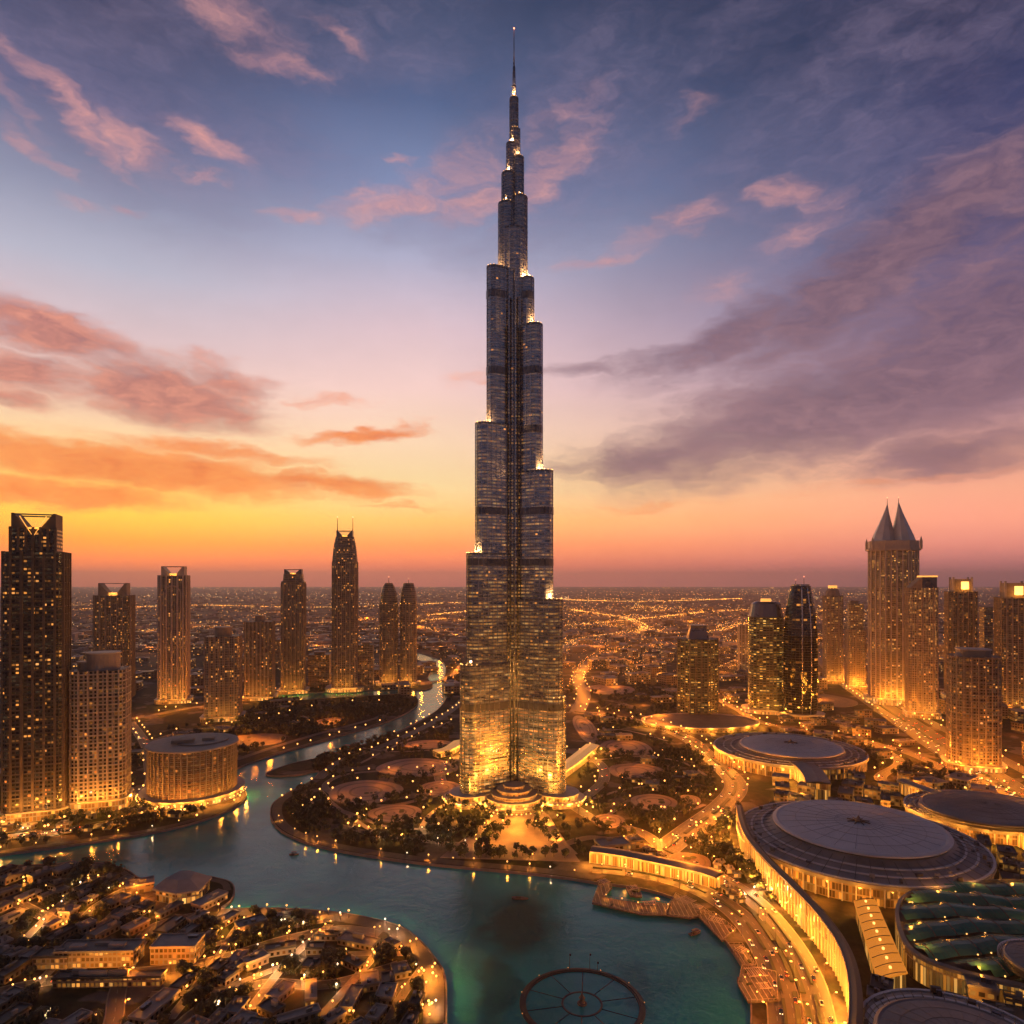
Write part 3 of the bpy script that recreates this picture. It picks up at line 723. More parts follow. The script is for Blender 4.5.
# ================================================================== THE TALL TOWER
TY = 738.0; TX = (514 - 512) / F * TY
OCC.append((TX, TY, 62))
fac_lo = facade_mat('tower_glass', wall=(0.30, 0.29, 0.31), glass=(0.12, 0.15, 0.215), fh=3.6, bw=2.6, wx=0.92, wy=0.50, lit=0.045, power=1.3,
                    warm=(1.0, 0.34, 0.05), cold=(1.0, 0.55, 0.17), wmetal=0.8, grough=0.10, wrough=0.28, clump=0.07, vmax=520.0, gmetal=0.8, row=0.95)
tower_root = thing('skyscraper', 'very tall stepped silver glass skyscraper with a thin spire, on the lake island', 'skyscraper', (TX, TY, 0))
def stadium(ang, length, hw, n=9):
    """plan of one wing: straight flanks from the core and a round nose, anticlockwise; ang from -Y"""
    dx_, dy_ = math.sin(ang), -math.cos(ang); nx, ny = -dy_, dx_
    tip = (dx_ * length, dy_ * length); a0 = math.atan2(-ny, -nx); out = [(-nx * hw * 0.9, -ny * hw * 0.9), (-nx * hw + dx_ * length * .45, -ny * hw + dy_ * length * .45)]
    for k in range(n + 1):
        t = a0 + PI * k / n; out.append((tip[0] + hw * math.cos(t), tip[1] + hw * math.sin(t)))
    out += [(nx * hw + dx_ * length * .45, ny * hw + dy_ * length * .45), (nx * hw * 0.9, ny * hw * 0.9)]
    return out
def section(poly, z0, z1, fin=5.6, band=5.4, name='wing_section', light_at=None, fw=0.62):
    mb = MB(); mb.prism(poly, z0, z1, 0, 1); o = mb.build(name, [fac_lo, M['roof_dark']], tower_root)
    b = MB(); z = z0 + band
    while z < z1 - 1:
        pr = offs(poly, 0.34); b.prism(pr, z, z + 0.5, bot=True); z += band
    b.build('floor_bands', M['steel'], o)
    f = MB()
    for p, d in along(offs(poly, 0.2), fin):
        f.box((p.x, p.y, z0), (fw, 1.1, z1 - z0 + 1.2), math.atan2(d.y, d.x))
    f.build('steel_fins', M['steel'], o)
    q_ = MB(); op = offs(poly, 0.5); ip = offs(poly, -0.3)
    q_.prism(op, z1 - 0.5, z1 + 1.4, cap=False); q_.prism(ip[::-1], z1 - 0.5, z1 + 1.4, cap=False)
    for i in range(len(op)):
        j = (i + 1) % len(op); q_.quad((*op[i], z1 + 1.4), (*op[j], z1 + 1.4), (*ip[j], z1 + 1.4), (*ip[i], z1 + 1.4))
    q_.build('parapet', M['steel_dark'], o)
    return o
A6 = R(60)
left = [(29.0, 7.5, 562), (40.6, 9.0, 395), (49.7, 10.5, 258), (56.0, 12.0, 142)]
right = [(21.0, 6.6, 552), (30.0, 8.0, 501), (41.0, 9.5, 345), (50.5, 11.0, 210), (53.6, 12.2, 108)]
rear = [(22.0, 7.0, 585), (34.0, 8.5, 450), (44.0, 10.0, 300), (52.0, 11.5, 170)]
terraces = []
for ang, tiers in ((-A6, left), (A6, right), (PI, rear)):
    prev = 6.0
    for lat, hw, zt in tiers:
        k = math.sin(A6); Ln = (lat - hw) / k if ang != PI else lat
        section(stadium(ang, Ln, hw), 0.0, zt)
        mid = (prev + Ln + hw) / 2 + 2
        if tiers is not rear: terraces.append((math.sin(ang) * (Ln + hw * 0.1), -math.cos(ang) * (Ln + hw * 0.1), zt, hw))
        prev = Ln + hw
core = [p for a in (-A6, A6, PI) for p in ()]
section(circ(14.5, 20), 0, 606, name='core_section')
for cx, cy_, r_, z0, z1 in ((-8.5, -4, 8.2, 540, 634), (-6, -3, 7.0, 540, 667), (-2.5, -1.5, 5.5, 600, 700), (6, -3, 8.3, 590, 641), (4.6, -3, 5.8, 600, 684), (1.0, 0, 5.4, 600, 716), (0, 0, 4.3, 700, 750)):
    section(circ(r_, 14, cx, cy_), z0, z1, fin=2.6, name='upper_section', fw=0.3)
    terraces.append((cx, cy_ - r_ * 0.2, z1, r_))
# dark plant floors, a hand proud of the glass
for z in (96, 258 - 12, 300, 397 - 10, 449, 530):
    for ang, tiers in ((-A6, left), (A6, right)):
        for lat, hw, zt in tiers:
            if zt > z + 10:
                k = math.sin(A6)
                mb = MB(); mb.prism(offs(stadium(ang, (lat - hw) / k, hw), 0.75), z, z + 7.5, bot=True); mb.build('plant_floor', M['steel_dark'], tower_root)
# vertical ribs of the re-entrant corners that face the lake
mb = MB()
for k_, (x_, y_) in enumerate(((-7, -15.5), (-3.8, -15.8), (0, -16.0), (3.8, -15.8), (7, -15.5))):
    mb = MB(); mb.tube([(x_, y_, 0), (x_, y_, 560 - 30 * abs(k_ - 2))], 0.9, 6); mb.build('corner_rib', M['steel_dark'], tower_root)
# spire
mb = MB(); mb.tube([(0, 0, 748), (0, 0, 772), (0, 0, 786)], 2.2, 8, r1=1.3); mb.tube([(0, 0, 786), (0, 0, 827)], 0.9, 6, r1=0.35)
sp = mb.build('spire', M['steel'], tower_root)
mb = MB(); mb.prism(circ(2.9, 10), 750, 752, bot=True); mb.prism(circ(2.4, 10), 764, 765, bot=True); mb.build('spire_collar', M['steel_dark'], sp)
mb = MB(); mb.ball((0, 0, 827.4), 0.8); mb.build('beacon', M['red_beacon'], sp)
# terrace lamps
for x_, y_, z_, r_ in terraces:
    mb = MB()
    n_ = 5 if r_ > 7 else 3
    for k_ in range(n_):
        a_ = -PI / 2 + (k_ - (n_ - 1) / 2) * 0.55 + (0.4 if x_ > 3 else (-0.4 if x_ < -3 else 0))
        mb.ball((x_ + r_ * 0.86 * math.cos(a_), y_ + r_ * 0.86 * math.sin(a_), z_ + 1.8), 0.75 if z_ < 600 else 0.45, seg=5, rg=3)
    aw = math.hypot(x_, y_) or 1
    mb.build('terrace_lamps', M['glow_strong'], tower_root)
    light(x_, y_ - r_ * 0.45, z_ + 4.5, (120000 if x_ > 0 else 70000) if z_ < 600 else 44000, (1.0, 0.46, 0.14), 0.6, tower_root)
# podium: two round lit rings at the feet of the wings and a stepped round entrance hall between them
lobby = facade_mat('lobby_glass', wall=(0.35, 0.25, 0.16), glass=(0.10, 0.06, 0.03), fh=5.0, bw=3.0, wx=0.8, wy=0.78, lit=0.85, power=1.8, warm=(1.0, 0.36, 0.05), cold=(1.0, 0.58, 0.18), clump=0.02)
def ringpod(x_, y_, r_, h_, nm='podium', lamps=12, rim=1.2):
    mb = MB(); mb.prism(circ(r_, 32, x_, y_), 0, h_, 0, 1); o = mb.build(nm, [lobby, M['roof_dark']], tower_root)
    b = MB(); b.prism(circ(r_ + rim, 32, x_, y_), h_ - 0.6, h_ + 0.6, bot=True); b.prism(circ(r_ + 0.6, 32, x_, y_), h_ * 0.5, h_ * 0.5 + 0.5, bot=True); b.build('canopy_rim', M['pale_frame'], o)
    return o
for s_ in (-1, 1):
    ringpod(s_ * 46, -24, 21, 10); ringpod(s_ * 46, -24, 27, 4.5)
for r_, h_ in ((33, 4.5), (28, 8.5), (23, 12.5), (17, 16.5), (10, 20)): ringpod(0, -34, r_, h_, 'entrance_tier')
for k_ in range(11):
    a_ = PI + PI * k_ / 10
    light(36 * math.cos(a_), -36 + 36 * math.sin(a_) * 0.8, 5, 9000, AMBER, 1.0, tower_root)
for s_ in (-1, 1):
    for a_ in (-150, -110, -70, -30):
        light(s_ * 46 + 29 * math.cos(R(a_)), -24 + 29 * math.sin(R(a_)), 5, 8000, AMBER, 1.0, tower_root)
    for x_, y_ in ((50, -66), (26, -74), (78, -40)):
        light(s_ * x_, y_ - 12, 9, 36000, AMBER, 2.5, tower_root)
light(0, -84, 12, 50000, AMBER, 2.5, tower_root); light(0, -112, 12, 40000, AMBER, 2.0, tower_root); light(-16, -138, 12, 24000, AMBER, 2.0, tower_root); light(18, -138, 12, 24000, AMBER, 2.0, tower_root)  # added lights without fittings that brighten the base and the forecourt
for sx_, tz_ in ((-40, 210), (0, 150), (40, 210), (-62, 110), (62, 110)):       # floodlights at the foot of the tower
    ld_ = bpy.data.lights.new('floodlight', 'SPOT'); ld_.energy = 520000; ld_.color = (1.0, 0.40, 0.07); ld_.spot_size = R(52); ld_.spot_blend = 1.0; ld_.shadow_soft_size = 1.5
    lo_ = bpy.data.objects.new('floodlight', ld_); C.objects.link(lo_); lo_.parent = tower_root; lo_.location = (sx_ * 1.6, -92, 3)
    lo_.rotation_euler = (Vector((sx_ * .55, -18, tz_)) - lo_.location).to_track_quat('-Z', 'Y').to_euler()

mb = MB()
for k_ in range(26):
    a_ = PI + PI * k_ / 25; mb.ball((38 * math.cos(a_), -34 + 38 * math.sin(a_), 2.0), 0.8, seg=5, rg=3)
for s_ in (-1, 1):
    for k_ in range(18):
        a_ = R(-175 + k_ * 10); mb.ball((s_ * 46 + 29 * math.cos(a_), -24 + 29 * math.sin(a_), 5.6), 0.7, seg=5, rg=3)
mb.build('podium_lamps', M['glow_strong'], tower_root)

# ================================================================== THE OTHER TOWERS
def solve(unit, rz, px0, px1, base):
    Yf = F * H / (base - HZ); S = (px1 - px0) / F * Yf / 2; X = ((px0 + px1) / 2 - 512) / F * Yf; Y = Yf + S
    ca, sa = math.cos(rz), math.sin(rz)
    for _ in range(60):
        w = [(X + S * (x * ca - y * sa), Y + S * (x * sa + y * ca)) for x, y in unit]
        xs_ = [512 + F * a / b for a, b in w]; my = min(b for a, b in w)
        S *= (px1 - px0) / (max(xs_) - min(xs_)); X += ((px0 + px1) / 2 - (max(xs_) + min(xs_)) / 2) * Y / F; Y += Yf - my
    return X, Y, S, Yf
class Tower:
    def __init__(s, label, px0, px1, base, top, unit, prof, mat, rz=0.0, slab=None, slab_mat='stone', slab_out=0.7, slab_h=0.6, piers=None, pier_mat='stone',
                 pier_w=0.9, pier_out=0.8, pod=None, name='tower_block', cat='tower', roof='roof_dark', pier_top=None):
        s.X, s.Y, s.S, s.Yf = solve(unit, rz, px0, px1, base)
        s.h = H - (top - HZ) * s.Yf / F; s.rz = rz; s.unit = unit
        s.root = thing(name, label, cat, (s.X, s.Y, 0), rz)
        OCC.append((s.X, s.Y, s.S * 1.25))
        s.prof = prof
        def poly(z):
            f = z / s.h
            for (z0, k0), (z1, k1) in zip(prof, prof[1:]):
                if z0 <= f <= z1: return [(x * s.S * (k0 + (k1 - k0) * (f - z0) / max(1e-6, z1 - z0)), y * s.S * (k0 + (k1 - k0) * (f - z0) / max(1e-6, z1 - z0))) for x, y in unit]
            return [(x * s.S * prof[-1][1], y * s.S * prof[-1][1]) for x, y in unit]
        s.poly = poly
        mb = MB()
        rings = [[(x * s.S * k, y * s.S * k, f * s.h) for x, y in unit] for f, k in prof]
        mb.loft(rings, mi=0, cap_mi=1)
        s.body = mb.build('body', [mat, M[roof]], s.root)
        ztop = prof[-1][0] * s.h
        if slab:
            mb = MB(); z = slab
            while z < ztop:
                mb.prism(offs(poly(z), slab_out), z, z + slab_h, bot=True); z += slab
            mb.build('floor_slabs', M[slab_mat], s.root)
        if piers:
            mb = MB(); zt = (pier_top or prof[-1][0]) * s.h
            for p, d in along(offs(poly(1.0), 0.1), piers):
                mb.box((p.x, p.y, 0), (pier_w, pier_out * 2, zt + 1.0), math.atan2(d.y, d.x))
            mb.build('piers', M[pier_mat], s.root)
        if pod:
            for fx in (-.75, 0.1, .8): light(s.S * fx, -s.S * 1.0 - 13, 12, 10500 * (s.Yf / 1000.0), AMBER, 1.5, s.root)  # lights without fittings, added to warm the foot of the facade
            k, hh = pod; mb = MB(); mb.prism([(x * s.S * k, y * s.S * k) for x, y in unit], 0, hh, 0, 1); o = mb.build('podium', [lobby, M['roof_grey']], s.root)
            mb = MB(); mb.prism(offs([(x * s.S * k, y * s.S * k) for x, y in unit], 1.0), hh - 0.4, hh + 0.6, bot=True); mb.build('roof_edge', M['pale_frame'], o)
            OCC.append((s.X, s.Y, s.S * k * 1.1))
    def zpix(s, py): return H - (py - HZ) * s.Yf / F
    def part(s, mb, name, mat, parent=None): return mb.build(name, M[mat] if isinstance(mat, str) else mat, parent or s.root)
    def antenna(s, x, y, z0, z1, r=0.5, name='antenna'):
        mb = MB(); mb.tube([(x, y, z0), (x, y, z1)], r, 5, r1=r * 0.4); o = s.part(mb, name, 'iron')
        b = MB(); b.ball((x, y, z1), r * 1.3, seg=5, rg=3); s.part(b, 'beacon', 'red_beacon', o)
    def drum(s, poly, z0, z1, mat='roof_grey', name='roof_drum', rim=0.8):
        mb = MB(); mb.prism(poly, z0, z1); o = s.part(mb, name, mat)
        b = MB(); b.prism(offs(poly, rim), z1 - 0.8, z1 + 0.6, bot=True); s.part(b, 'rim', 'pale_frame', o); return o
    def notch_crown(s, w, d, z0, z1, mat, glow=True, lean=0.25):
        """two tall end walls that slope down to a low lit middle"""
        for sg in (-1, 1):
            mb = MB(); a, b = sg * w / 2, sg * w * 0.17
            prof_ = [(a, z0), (a, z1), (a - sg * w * 0.06, z1), (b, z0 + (z1 - z0) * lean), (b, z0)]
            if sg > 0: prof_ = prof_[::-1]
            for y in (-d / 2, d / 2):
                n0 = len(mb.v)
                for q_ in prof_: mb.v.append((q_[0], y, q_[1]))
            n0 = len(mb.v) - 10; k = 5
            mb.face([n0 + i for i in range(k)], [(q_[0], q_[1]) for q_ in prof_]); mb.face([n0 + k + i for i in reversed(range(k))], [(q_[0], q_[1]) for q_ in reversed(prof_)])
            for i in range(k):
                j = (i + 1) % k; mb.face((n0 + j, n0 + i, n0 + k + i, n0 + k + j))
            s.part(mb, 'crown_wing', mat)
        mb = MB(); mb.box((0, -d / 2 + 1, z1 - 1.6), (w, 1.2, 1.2)); mb.box((0, d / 2 - 1, z1 - 1.6), (w, 1.2, 1.2)); s.part(mb, 'crown_beam', 'steel_dark')
        if glow:
            mb = MB(); mb.box((0, 0, z0 + 0.3), (w * 0.30, d * 0.7, (z1 - z0) * lean * 0.9)); s.part(mb, 'lit_lantern', 'glow')
            light(0, -d / 2 - 3, z0 + 4, 3500, AMBER, 1.0, s.root)

rr = lambda w, d, c=0.0, n=3: rrect(2 * w, 2 * d, 2 * c, n)
OCT = rrect(2, 1.7, 0.55, 1)
def facing(px): return -math.atan2(px - 512, F) * 0.6

fm = {}
fm['dark'] = facade_mat('facade_dark', (0.045, 0.033, 0.028), (0.012, 0.012, 0.016), 3.8, 3.2, 0.74, 0.50, 0.20, 1.5, seed=1.0, clump=0.12, row=0.065)
fm['pale'] = facade_mat('facade_pale', (0.30, 0.235, 0.185), (0.02, 0.018, 0.018), 3.8, 4.2, 0.60, 0.62, 0.13, 1.3, seed=2.0, row=0.052)
fm['brown'] = facade_mat('facade_brown', (0.17, 0.12, 0.085), (0.02, 0.018, 0.018), 3.9, 3.4, 0.62, 0.5, 0.20, 1.4, seed=3.0, row=0.104)
fm['grey'] = facade_mat('facade_grey', (0.20, 0.17, 0.155), (0.025, 0.025, 0.03), 4.0, 3.6, 0.62, 0.58, 0.20, 1.8, seed=4.0, row=0.065)
fm['slim'] = facade_mat('facade_slim', (0.15, 0.12, 0.10), (0.02, 0.02, 0.026), 4.4, 3.8, 0.60, 0.45, 0.17, 1.9, seed=5.0, cold=(1.0, 0.70, 0.3), clump=0.2, row=0.078)
fm['hotel'] = facade_mat('facade_hotel', (0.20, 0.115, 0.07), (0.03, 0.018, 0.012), 4.3, 4.2, 0.70, 0.50, 0.26, 1.2, seed=6.0, cold=(1.0, 0.62, 0.2), row=0.182)
fm['green'] = facade_mat('facade_green', (0.050, 0.050, 0.042), (0.014, 0.018, 0.016), 4.2, 5.5, 0.80, 0.36, 0.40, 1.7, seed=7.0, warm=(1.0, 0.48, 0.07), cold=(1.0, 0.70, 0.20), clump=0.16, row=0.065)
fm['black'] = facade_mat('facade_black', (0.012, 0.014, 0.018), (0.030, 0.036, 0.044), 4.2, 6.0, 0.94, 0.80, 0.05, 1.6, seed=8.0, clump=0.2, grough=0.06, gmetal=0.9)
fm['gold'] = facade_mat('facade_gold', (0.30, 0.235, 0.17), (0.03, 0.022, 0.016), 4.0, 3.4, 0.58, 0.5, 0.30, 1.7, seed=9.0, warm=(1.0, 0.40, 0.07), cold=(1.0, 0.70, 0.28), row=0.143)
fm['bronze'] = facade_mat('facade_bronze', (0.13, 0.095, 0.07), (0.02, 0.016, 0.014), 4.0, 3.6, 0.64, 0.5, 0.22, 1.5, seed=10.0, clump=0.14, row=0.130)

# --- left bank
t = Tower('tallest dark tower of the west bank, notched crown with a gold strip, at the water', 3, 70, 824, 512, rr(1, .72, .06, 1), [(0, 1.0), (.872, 1.0)], fm['dark'], facing(30),
          slab=7.6, slab_mat='stone_dark', slab_out=0.9, piers=9.0, pier_mat='stone_dark', pier_w=2.0, pier_out=1.5, pod=(1.12, 9))
w = t.S; zs = t.h * .872
mb = MB(); mb.prism(rrect(w * 1.52, w * 1.2, 2, 1), zs - 1, t.zpix(528), 0, 1); t.part(mb, 'upper_body', [fm['dark'], M['roof_dark']])
mb = MB()
for x_ in (-.76, -.5, -.25, 0, .25, .5, .76): mb.box((w * x_, -w * .6 - .6, zs), (2.0, 2.0, t.zpix(526) - zs))
t.part(mb, 'piers', 'stone_dark')
t.notch_crown(w * 1.5, w * 1.1, t.zpix(528), t.h, M['stone_dark'], True, .12)
mb = MB(); mb.tube([(-w * .45, -w * .62, t.h - 3), (0, -w * .62, t.zpix(536)), (w * .45, -w * .62, t.h - 3)], 0.5, 5); t.part(mb, 'gold_strip', 'glow')
for x_ in (-.55, -.1, .4): light(w * x_, -w * 1.3, 14, 14000, AMBER, 1.0, t.root)

t = Tower('pale residential block with a white drum roof, beside the tallest west tower', 70, 130, 814, 672, rr(1, .8, .18, 3), [(0, 1.0), (1, 1.0)], fm['pale'], facing(100),
          slab=7.6, slab_mat='pale_frame', slab_out=1.2, slab_h=0.9, piers=8.4, pier_mat='pale_frame', pier_w=1.1, pier_out=1.3, pod=(1.1, 11))
t.drum(circ(t.S * .62, 24, t.S * .1, 0), t.h, t.zpix(655), 'roof_pale'); t.drum(circ(t.S * .3, 16, -t.S * .55, 0), t.h, t.zpix(664), 'roof_pale', 'stair_drum')
for x_ in (-.6, 0, .6): light(t.S * x_, -t.S * 1.2, 14, 12000, AMBER, 1.0, t.root)

t = Tower('brown notched tower half hidden behind the pale residential block', 93, 135, 700, 583, rr(1, .7, .08, 1), [(0, 1.0), (.89, 1.0)], fm['brown'], facing(110), slab=8, slab_mat='stone_dark', piers=10, pier_mat='stone', pier_w=2, pier_out=1.4)
t.notch_crown(t.S * 1.5, t.S * 1.0, t.h * .89, t.h, M['stone'])
t = Tower('slim pale tower with an arched top, between the notched tower and the round hotel', 159, 189, 704, 566, rr(1, .8, .1, 1), [(0, 1.05), (.93, 1.0)], fm['grey'], facing(175), slab=12, slab_mat='stone', slab_out=.4, piers=9.5, pier_mat='pale_frame', pier_w=2.6, pier_out=1.6, pod=(1.3, 8))
t.notch_crown(t.S * 1.7, t.S * 1.2, t.h * .93, t.h, M['pale_frame'])
mb = MB(); a_ = [(t.S * .62 * math.cos(PI - PI * k / 12), -t.S * .82, t.h * .80 + t.S * .62 * math.sin(PI - PI * k / 12)) for k in range(13)]
mb.tube([(-t.S * .62, -t.S * .84, 20)] + a_ + [(t.S * .62, -t.S * .84, 20)], 1.3, 5); t.part(mb, 'arch_rib', 'pale_frame')
t = Tower('blocky grey tower with a flat round cap, right above the round hotel', 204, 242, 722, 637, rr(1, .8, .12, 2), [(0, 1.0), (1, 1.0)], fm['grey'], facing(220), slab=8, slab_mat='stone', slab_out=.9, piers=7.5, pier_mat='stone', pier_w=1.4, pod=(1.2, 7))
t.drum(circ(t.S * .5, 20), t.h, t.zpix(628), 'stone')
t = Tower('squat gold brown tower with a small domed cap, right of the round capped one', 244, 275, 701, 622, rr(1, .8, .05, 1), [(0, 1.0), (1, 1.0)], fm['bronze'], facing(260), slab=8.4, slab_mat='stone_dark', piers=7.0, pier_mat='stone', pier_w=1.6, pod=(1.2, 7))
t.drum(circ(t.S * .36, 16), t.h, t.zpix(616), 'stone')
t = Tower('dark square topped tower, left of the tallest distant one', 281, 306, 694, 569, rr(1, .85, .1, 1), [(0, 1.0), (.90, 1.0), (.905, .86), (.96, .80)], fm['slim'], facing(293), slab=13, slab_mat='stone_dark', slab_out=.4, piers=8.0, pier_mat='stone', pier_w=1.5, pod=(1.3, 7), pier_top=.88)
t.notch_crown(t.S * 1.5, t.S * 1.2, t.h * .96, t.h, M['steel_dark'])
t = Tower('tallest distant tower with two thin masts on a tapering top', 332, 358, 692, 530, rr(1, .85, .16, 1), [(0, 1.0), (.80, 1.0), (.90, .88), (.96, .72)], fm['slim'], facing(345), slab=13, slab_mat='stone_dark', slab_out=.4, piers=8.5, pier_mat='stone', pier_w=1.5, pod=(1.5, 8), pier_top=.80)
t.notch_crown(t.S * 1.3, t.S * 1.1, t.h * .96, t.h, M['steel_dark'])
for x_ in (-.62, .62): t.antenna(t.S * x_, 0, t.h, t.zpix(516), .9)
t = Tower('left one of the twin tapering towers by the canal', 379.5, 398, 686, 583, circ(1, 12), [(0, 1.0), (.80, 1.0), (.90, .86), (.97, .60), (1, .4)], fm['slim'], 0, slab=12, slab_mat='stone', slab_out=.4, piers=9, pier_mat='stone', pier_w=1.4, pier_out=.6, pod=(1.4, 7), pier_top=.78, )
t.antenna(0, 0, t.h, t.h + 14, .6)
t = Tower('right one of the twin tapering towers by the canal', 400, 417, 686, 583, circ(1, 12), [(0, 1.0), (.82, 1.0), (.92, .86), (.98, .66), (1, .6)], fm['slim'], 0, slab=12, slab_mat='stone', slab_out=.4, piers=9, pier_mat='stone', pier_w=1.4, pier_out=.6, pod=(1.4, 7), pier_top=.78)
t.antenna(0, 0, t.h, t.h + 10, .6)
for nm, a, b, bs_, tp in (('low brown block right behind the dark square topped tower', 308, 331, 688, 655), ('low brown block right behind the tallest distant tower', 358, 374, 690, 645), ('low flat block left behind the twin towers', 262, 282, 668, 640)):
    t = Tower(nm, a, b, bs_, tp, rr(1, .9), [(0, 1), (1, 1)], fm['brown'], facing(a), slab=9, slab_mat='stone', name='office_block', cat='building')
    t.drum(rrect(t.S, t.S * .8), t.h, t.h + 5, 'stone', 'plant_room')

# round hotel on the point
hy = 738.0; hx = (193 - 512) / F * hy; hr = 40 * hy / F + 1
hr_o = thing('round_hotel', 'broad drum shaped hotel with a pale disc roof, on the lit point', 'hotel', (hx, hy, 0)); OCC.append((hx, hy, hr + 8))
mb = MB(); mb.prism(circ(hr - 1.5, 48), 0, 55, 0, 1); mb.build('body', [fm['hotel'], M['roof_grey']], hr_o)
mb = MB()
for k_ in range(1, 12): mb.prism(circ(hr - .4, 48), k_ * 4.3 + 2, k_ * 4.3 + 2.6, bot=True)
mb.build('balcony_slabs', M['stone'], hr_o)
mb = MB()
for p, d in along(circ(hr - .6, 48), 6.0): mb.box((p.x, p.y, 0), (1.0, 1.8, 55), math.atan2(d.y, d.x))
mb.build('piers', M['stone'], hr_o)
mb = MB(); mb.prism(circ(hr + 2.0, 48), 54.6, 56.2, bot=True); rf = mb.build('roof_disc', M['roof_pale'], hr_o)
mb = MB(); mb.prism(circ(hr * .62, 40, 6, 8), 56.2, 57.6); mb.build('inner_disc', M['roof_grey'], rf)
mb = MB(); mb.box((-8, -6, 57.6), (22, 10, 3), .3); mb.box((14, 6, 57.6), (12, 8, 2.2), .3); mb.build('plant_room', M['stone'], rf)
mb = MB(); mb.prism(circ(hr + 7, 48, 0, 0), 0, 6.5, 0, 1); pd = mb.build('podium', [lobby, M['roof_grey']], hr_o)
mb = MB(); mb.prism(circ(hr + 8.2, 48), 6.0, 7.2, bot=True); mb.build('canopy_rim', M['pale_frame'], pd)
mb = MB()
for k_ in range(30):
    a_ = R(-172 + k_ * 6.4); mb.ball(((hr + 10) * math.cos(a_), (hr + 10) * math.sin(a_), 3.6), .7, seg=5, rg=3)
    if k_ % 3 == 0: light((hr + 13) * math.cos(a_), (hr + 13) * math.sin(a_), 7, 16000, AMBER, 1.0, hr_o)
mb.build('podium_lamps', M['glow_strong'], hr_o)

# --- right side
t = Tower('broad dark office tower with a black hat, on a round raised podium', 677, 718.5, 719, 640, OCT, [(0, 1), (1, 1)], fm['green'], facing(698), slab=8.4, slab_mat='stone_dark', slab_out=.5, piers=10, pier_mat='stone_dark', pier_w=1.5)
mb = MB(); mb.loft([[(x * t.S * k, y * t.S * k, z) for x, y in rrect(.84, .84)] for z, k in ((t.h, 1.2), (t.zpix(629), .92), (t.zpix(626), .92))]); t.part(mb, 'black_hat', 'steel_dark')
t = Tower('round shouldered dark office tower with banded windows, left of the black curved one', 748, 784, 714, 614, rrect(2, 1.8, .7, 4), [(0, 1), (.97, 1)], fm['green'], facing(766), slab=8.4, slab_mat='stone_dark', slab_out=.6, pod=(1.35, 6))
mb = MB(); mb.loft([[(x * t.S * k, y * t.S * k, z) for x, y in rrect(2, 1.8, .7, 4)] for z, k in ((t.h * .97, .97), (t.zpix(604), .82), (t.zpix(602), .62))]); t.part(mb, 'glass_crown', [M['steel_dark']])
mb = MB(); mb.prism(circ(t.S * .3, 12), t.zpix(602), t.zpix(599)); t.part(mb, 'lit_lantern', 'glow')
t = Tower('black curved glass tower like a bullet, between the banded tower and the slim domed one', 783, 818.5, 719, 586, circ(1, 20, ry=.85), [(0, .90), (.15, .97), (.35, 1), (.62, .97), (.78, .88), (.90, .74), (.97, .62), (1, .58)], fm['black'], 0, name='glass_tower', pod=(1.35, 6), roof='steel_dark')
mb = MB(); pr_ = [(0, .90), (.15, .97), (.35, 1), (.62, .97), (.78, .88), (.90, .74), (.97, .62), (1.0, .58)]
for sx in (-.25, .3):
    mb.tube([(t.S * k * sx * 1.0, -t.S * .85 * k * math.sqrt(1 - sx * sx) - .2, f * t.h) for f, k in pr_], 1.0, 5)
t.part(mb, 'glass_seam', 'steel')
mb = MB(); mb.prism(circ(t.S * .5, 16), t.h, t.h + 3); t.part(mb, 'roof_ring', 'steel'); t.antenna(t.S * .2, 0, t.h, t.h + 16, .5); t.antenna(-t.S * .3, 0, t.h, t.h + 11, .5)
t = Tower('slim gold tower with a lit dome, at the far end of the highway', 822.5, 843, 684, 596, rr(1, .9, .1, 1), [(0, 1), (1, 1)], fm['gold'], facing(833), slab=12, slab_mat='stone', slab_out=.3, piers=8.5, pier_mat='stone', pier_w=2.4, pod=(1.3, 8))
mb = MB(); mb.loft([[(x * t.S * k, y * t.S * k, z) for x, y in circ(.85, 10)] for z, k in ((t.h, 1), (t.zpix(591), .85), (t.zpix(587), .45))]); t.part(mb, 'dome', 'stone')
mb = MB(); mb.prism(circ(t.S * .5, 8), t.zpix(588.5), t.zpix(585.5)); t.part(mb, 'lit_lantern', 'glow')
t = Tower('lower stepped gold tower, beside the slim domed one', 845, 866, 690, 604, rr(1, .9, .1, 1), [(0, 1), (.7, 1), (.702, .8), (1, .8)], fm['gold'], facing(855), slab=12, slab_mat='stone', slab_out=.3, piers=8.5, pier_mat='stone', pier_w=2.2, pod=(1.3, 8), pier_top=.7)
mb = MB(); mb.box((-t.S * .2, 0, t.h), (t.S * .9, t.S * .9, t.zpix(601) - t.h)); t.part(mb, 'plant_room', 'stone')
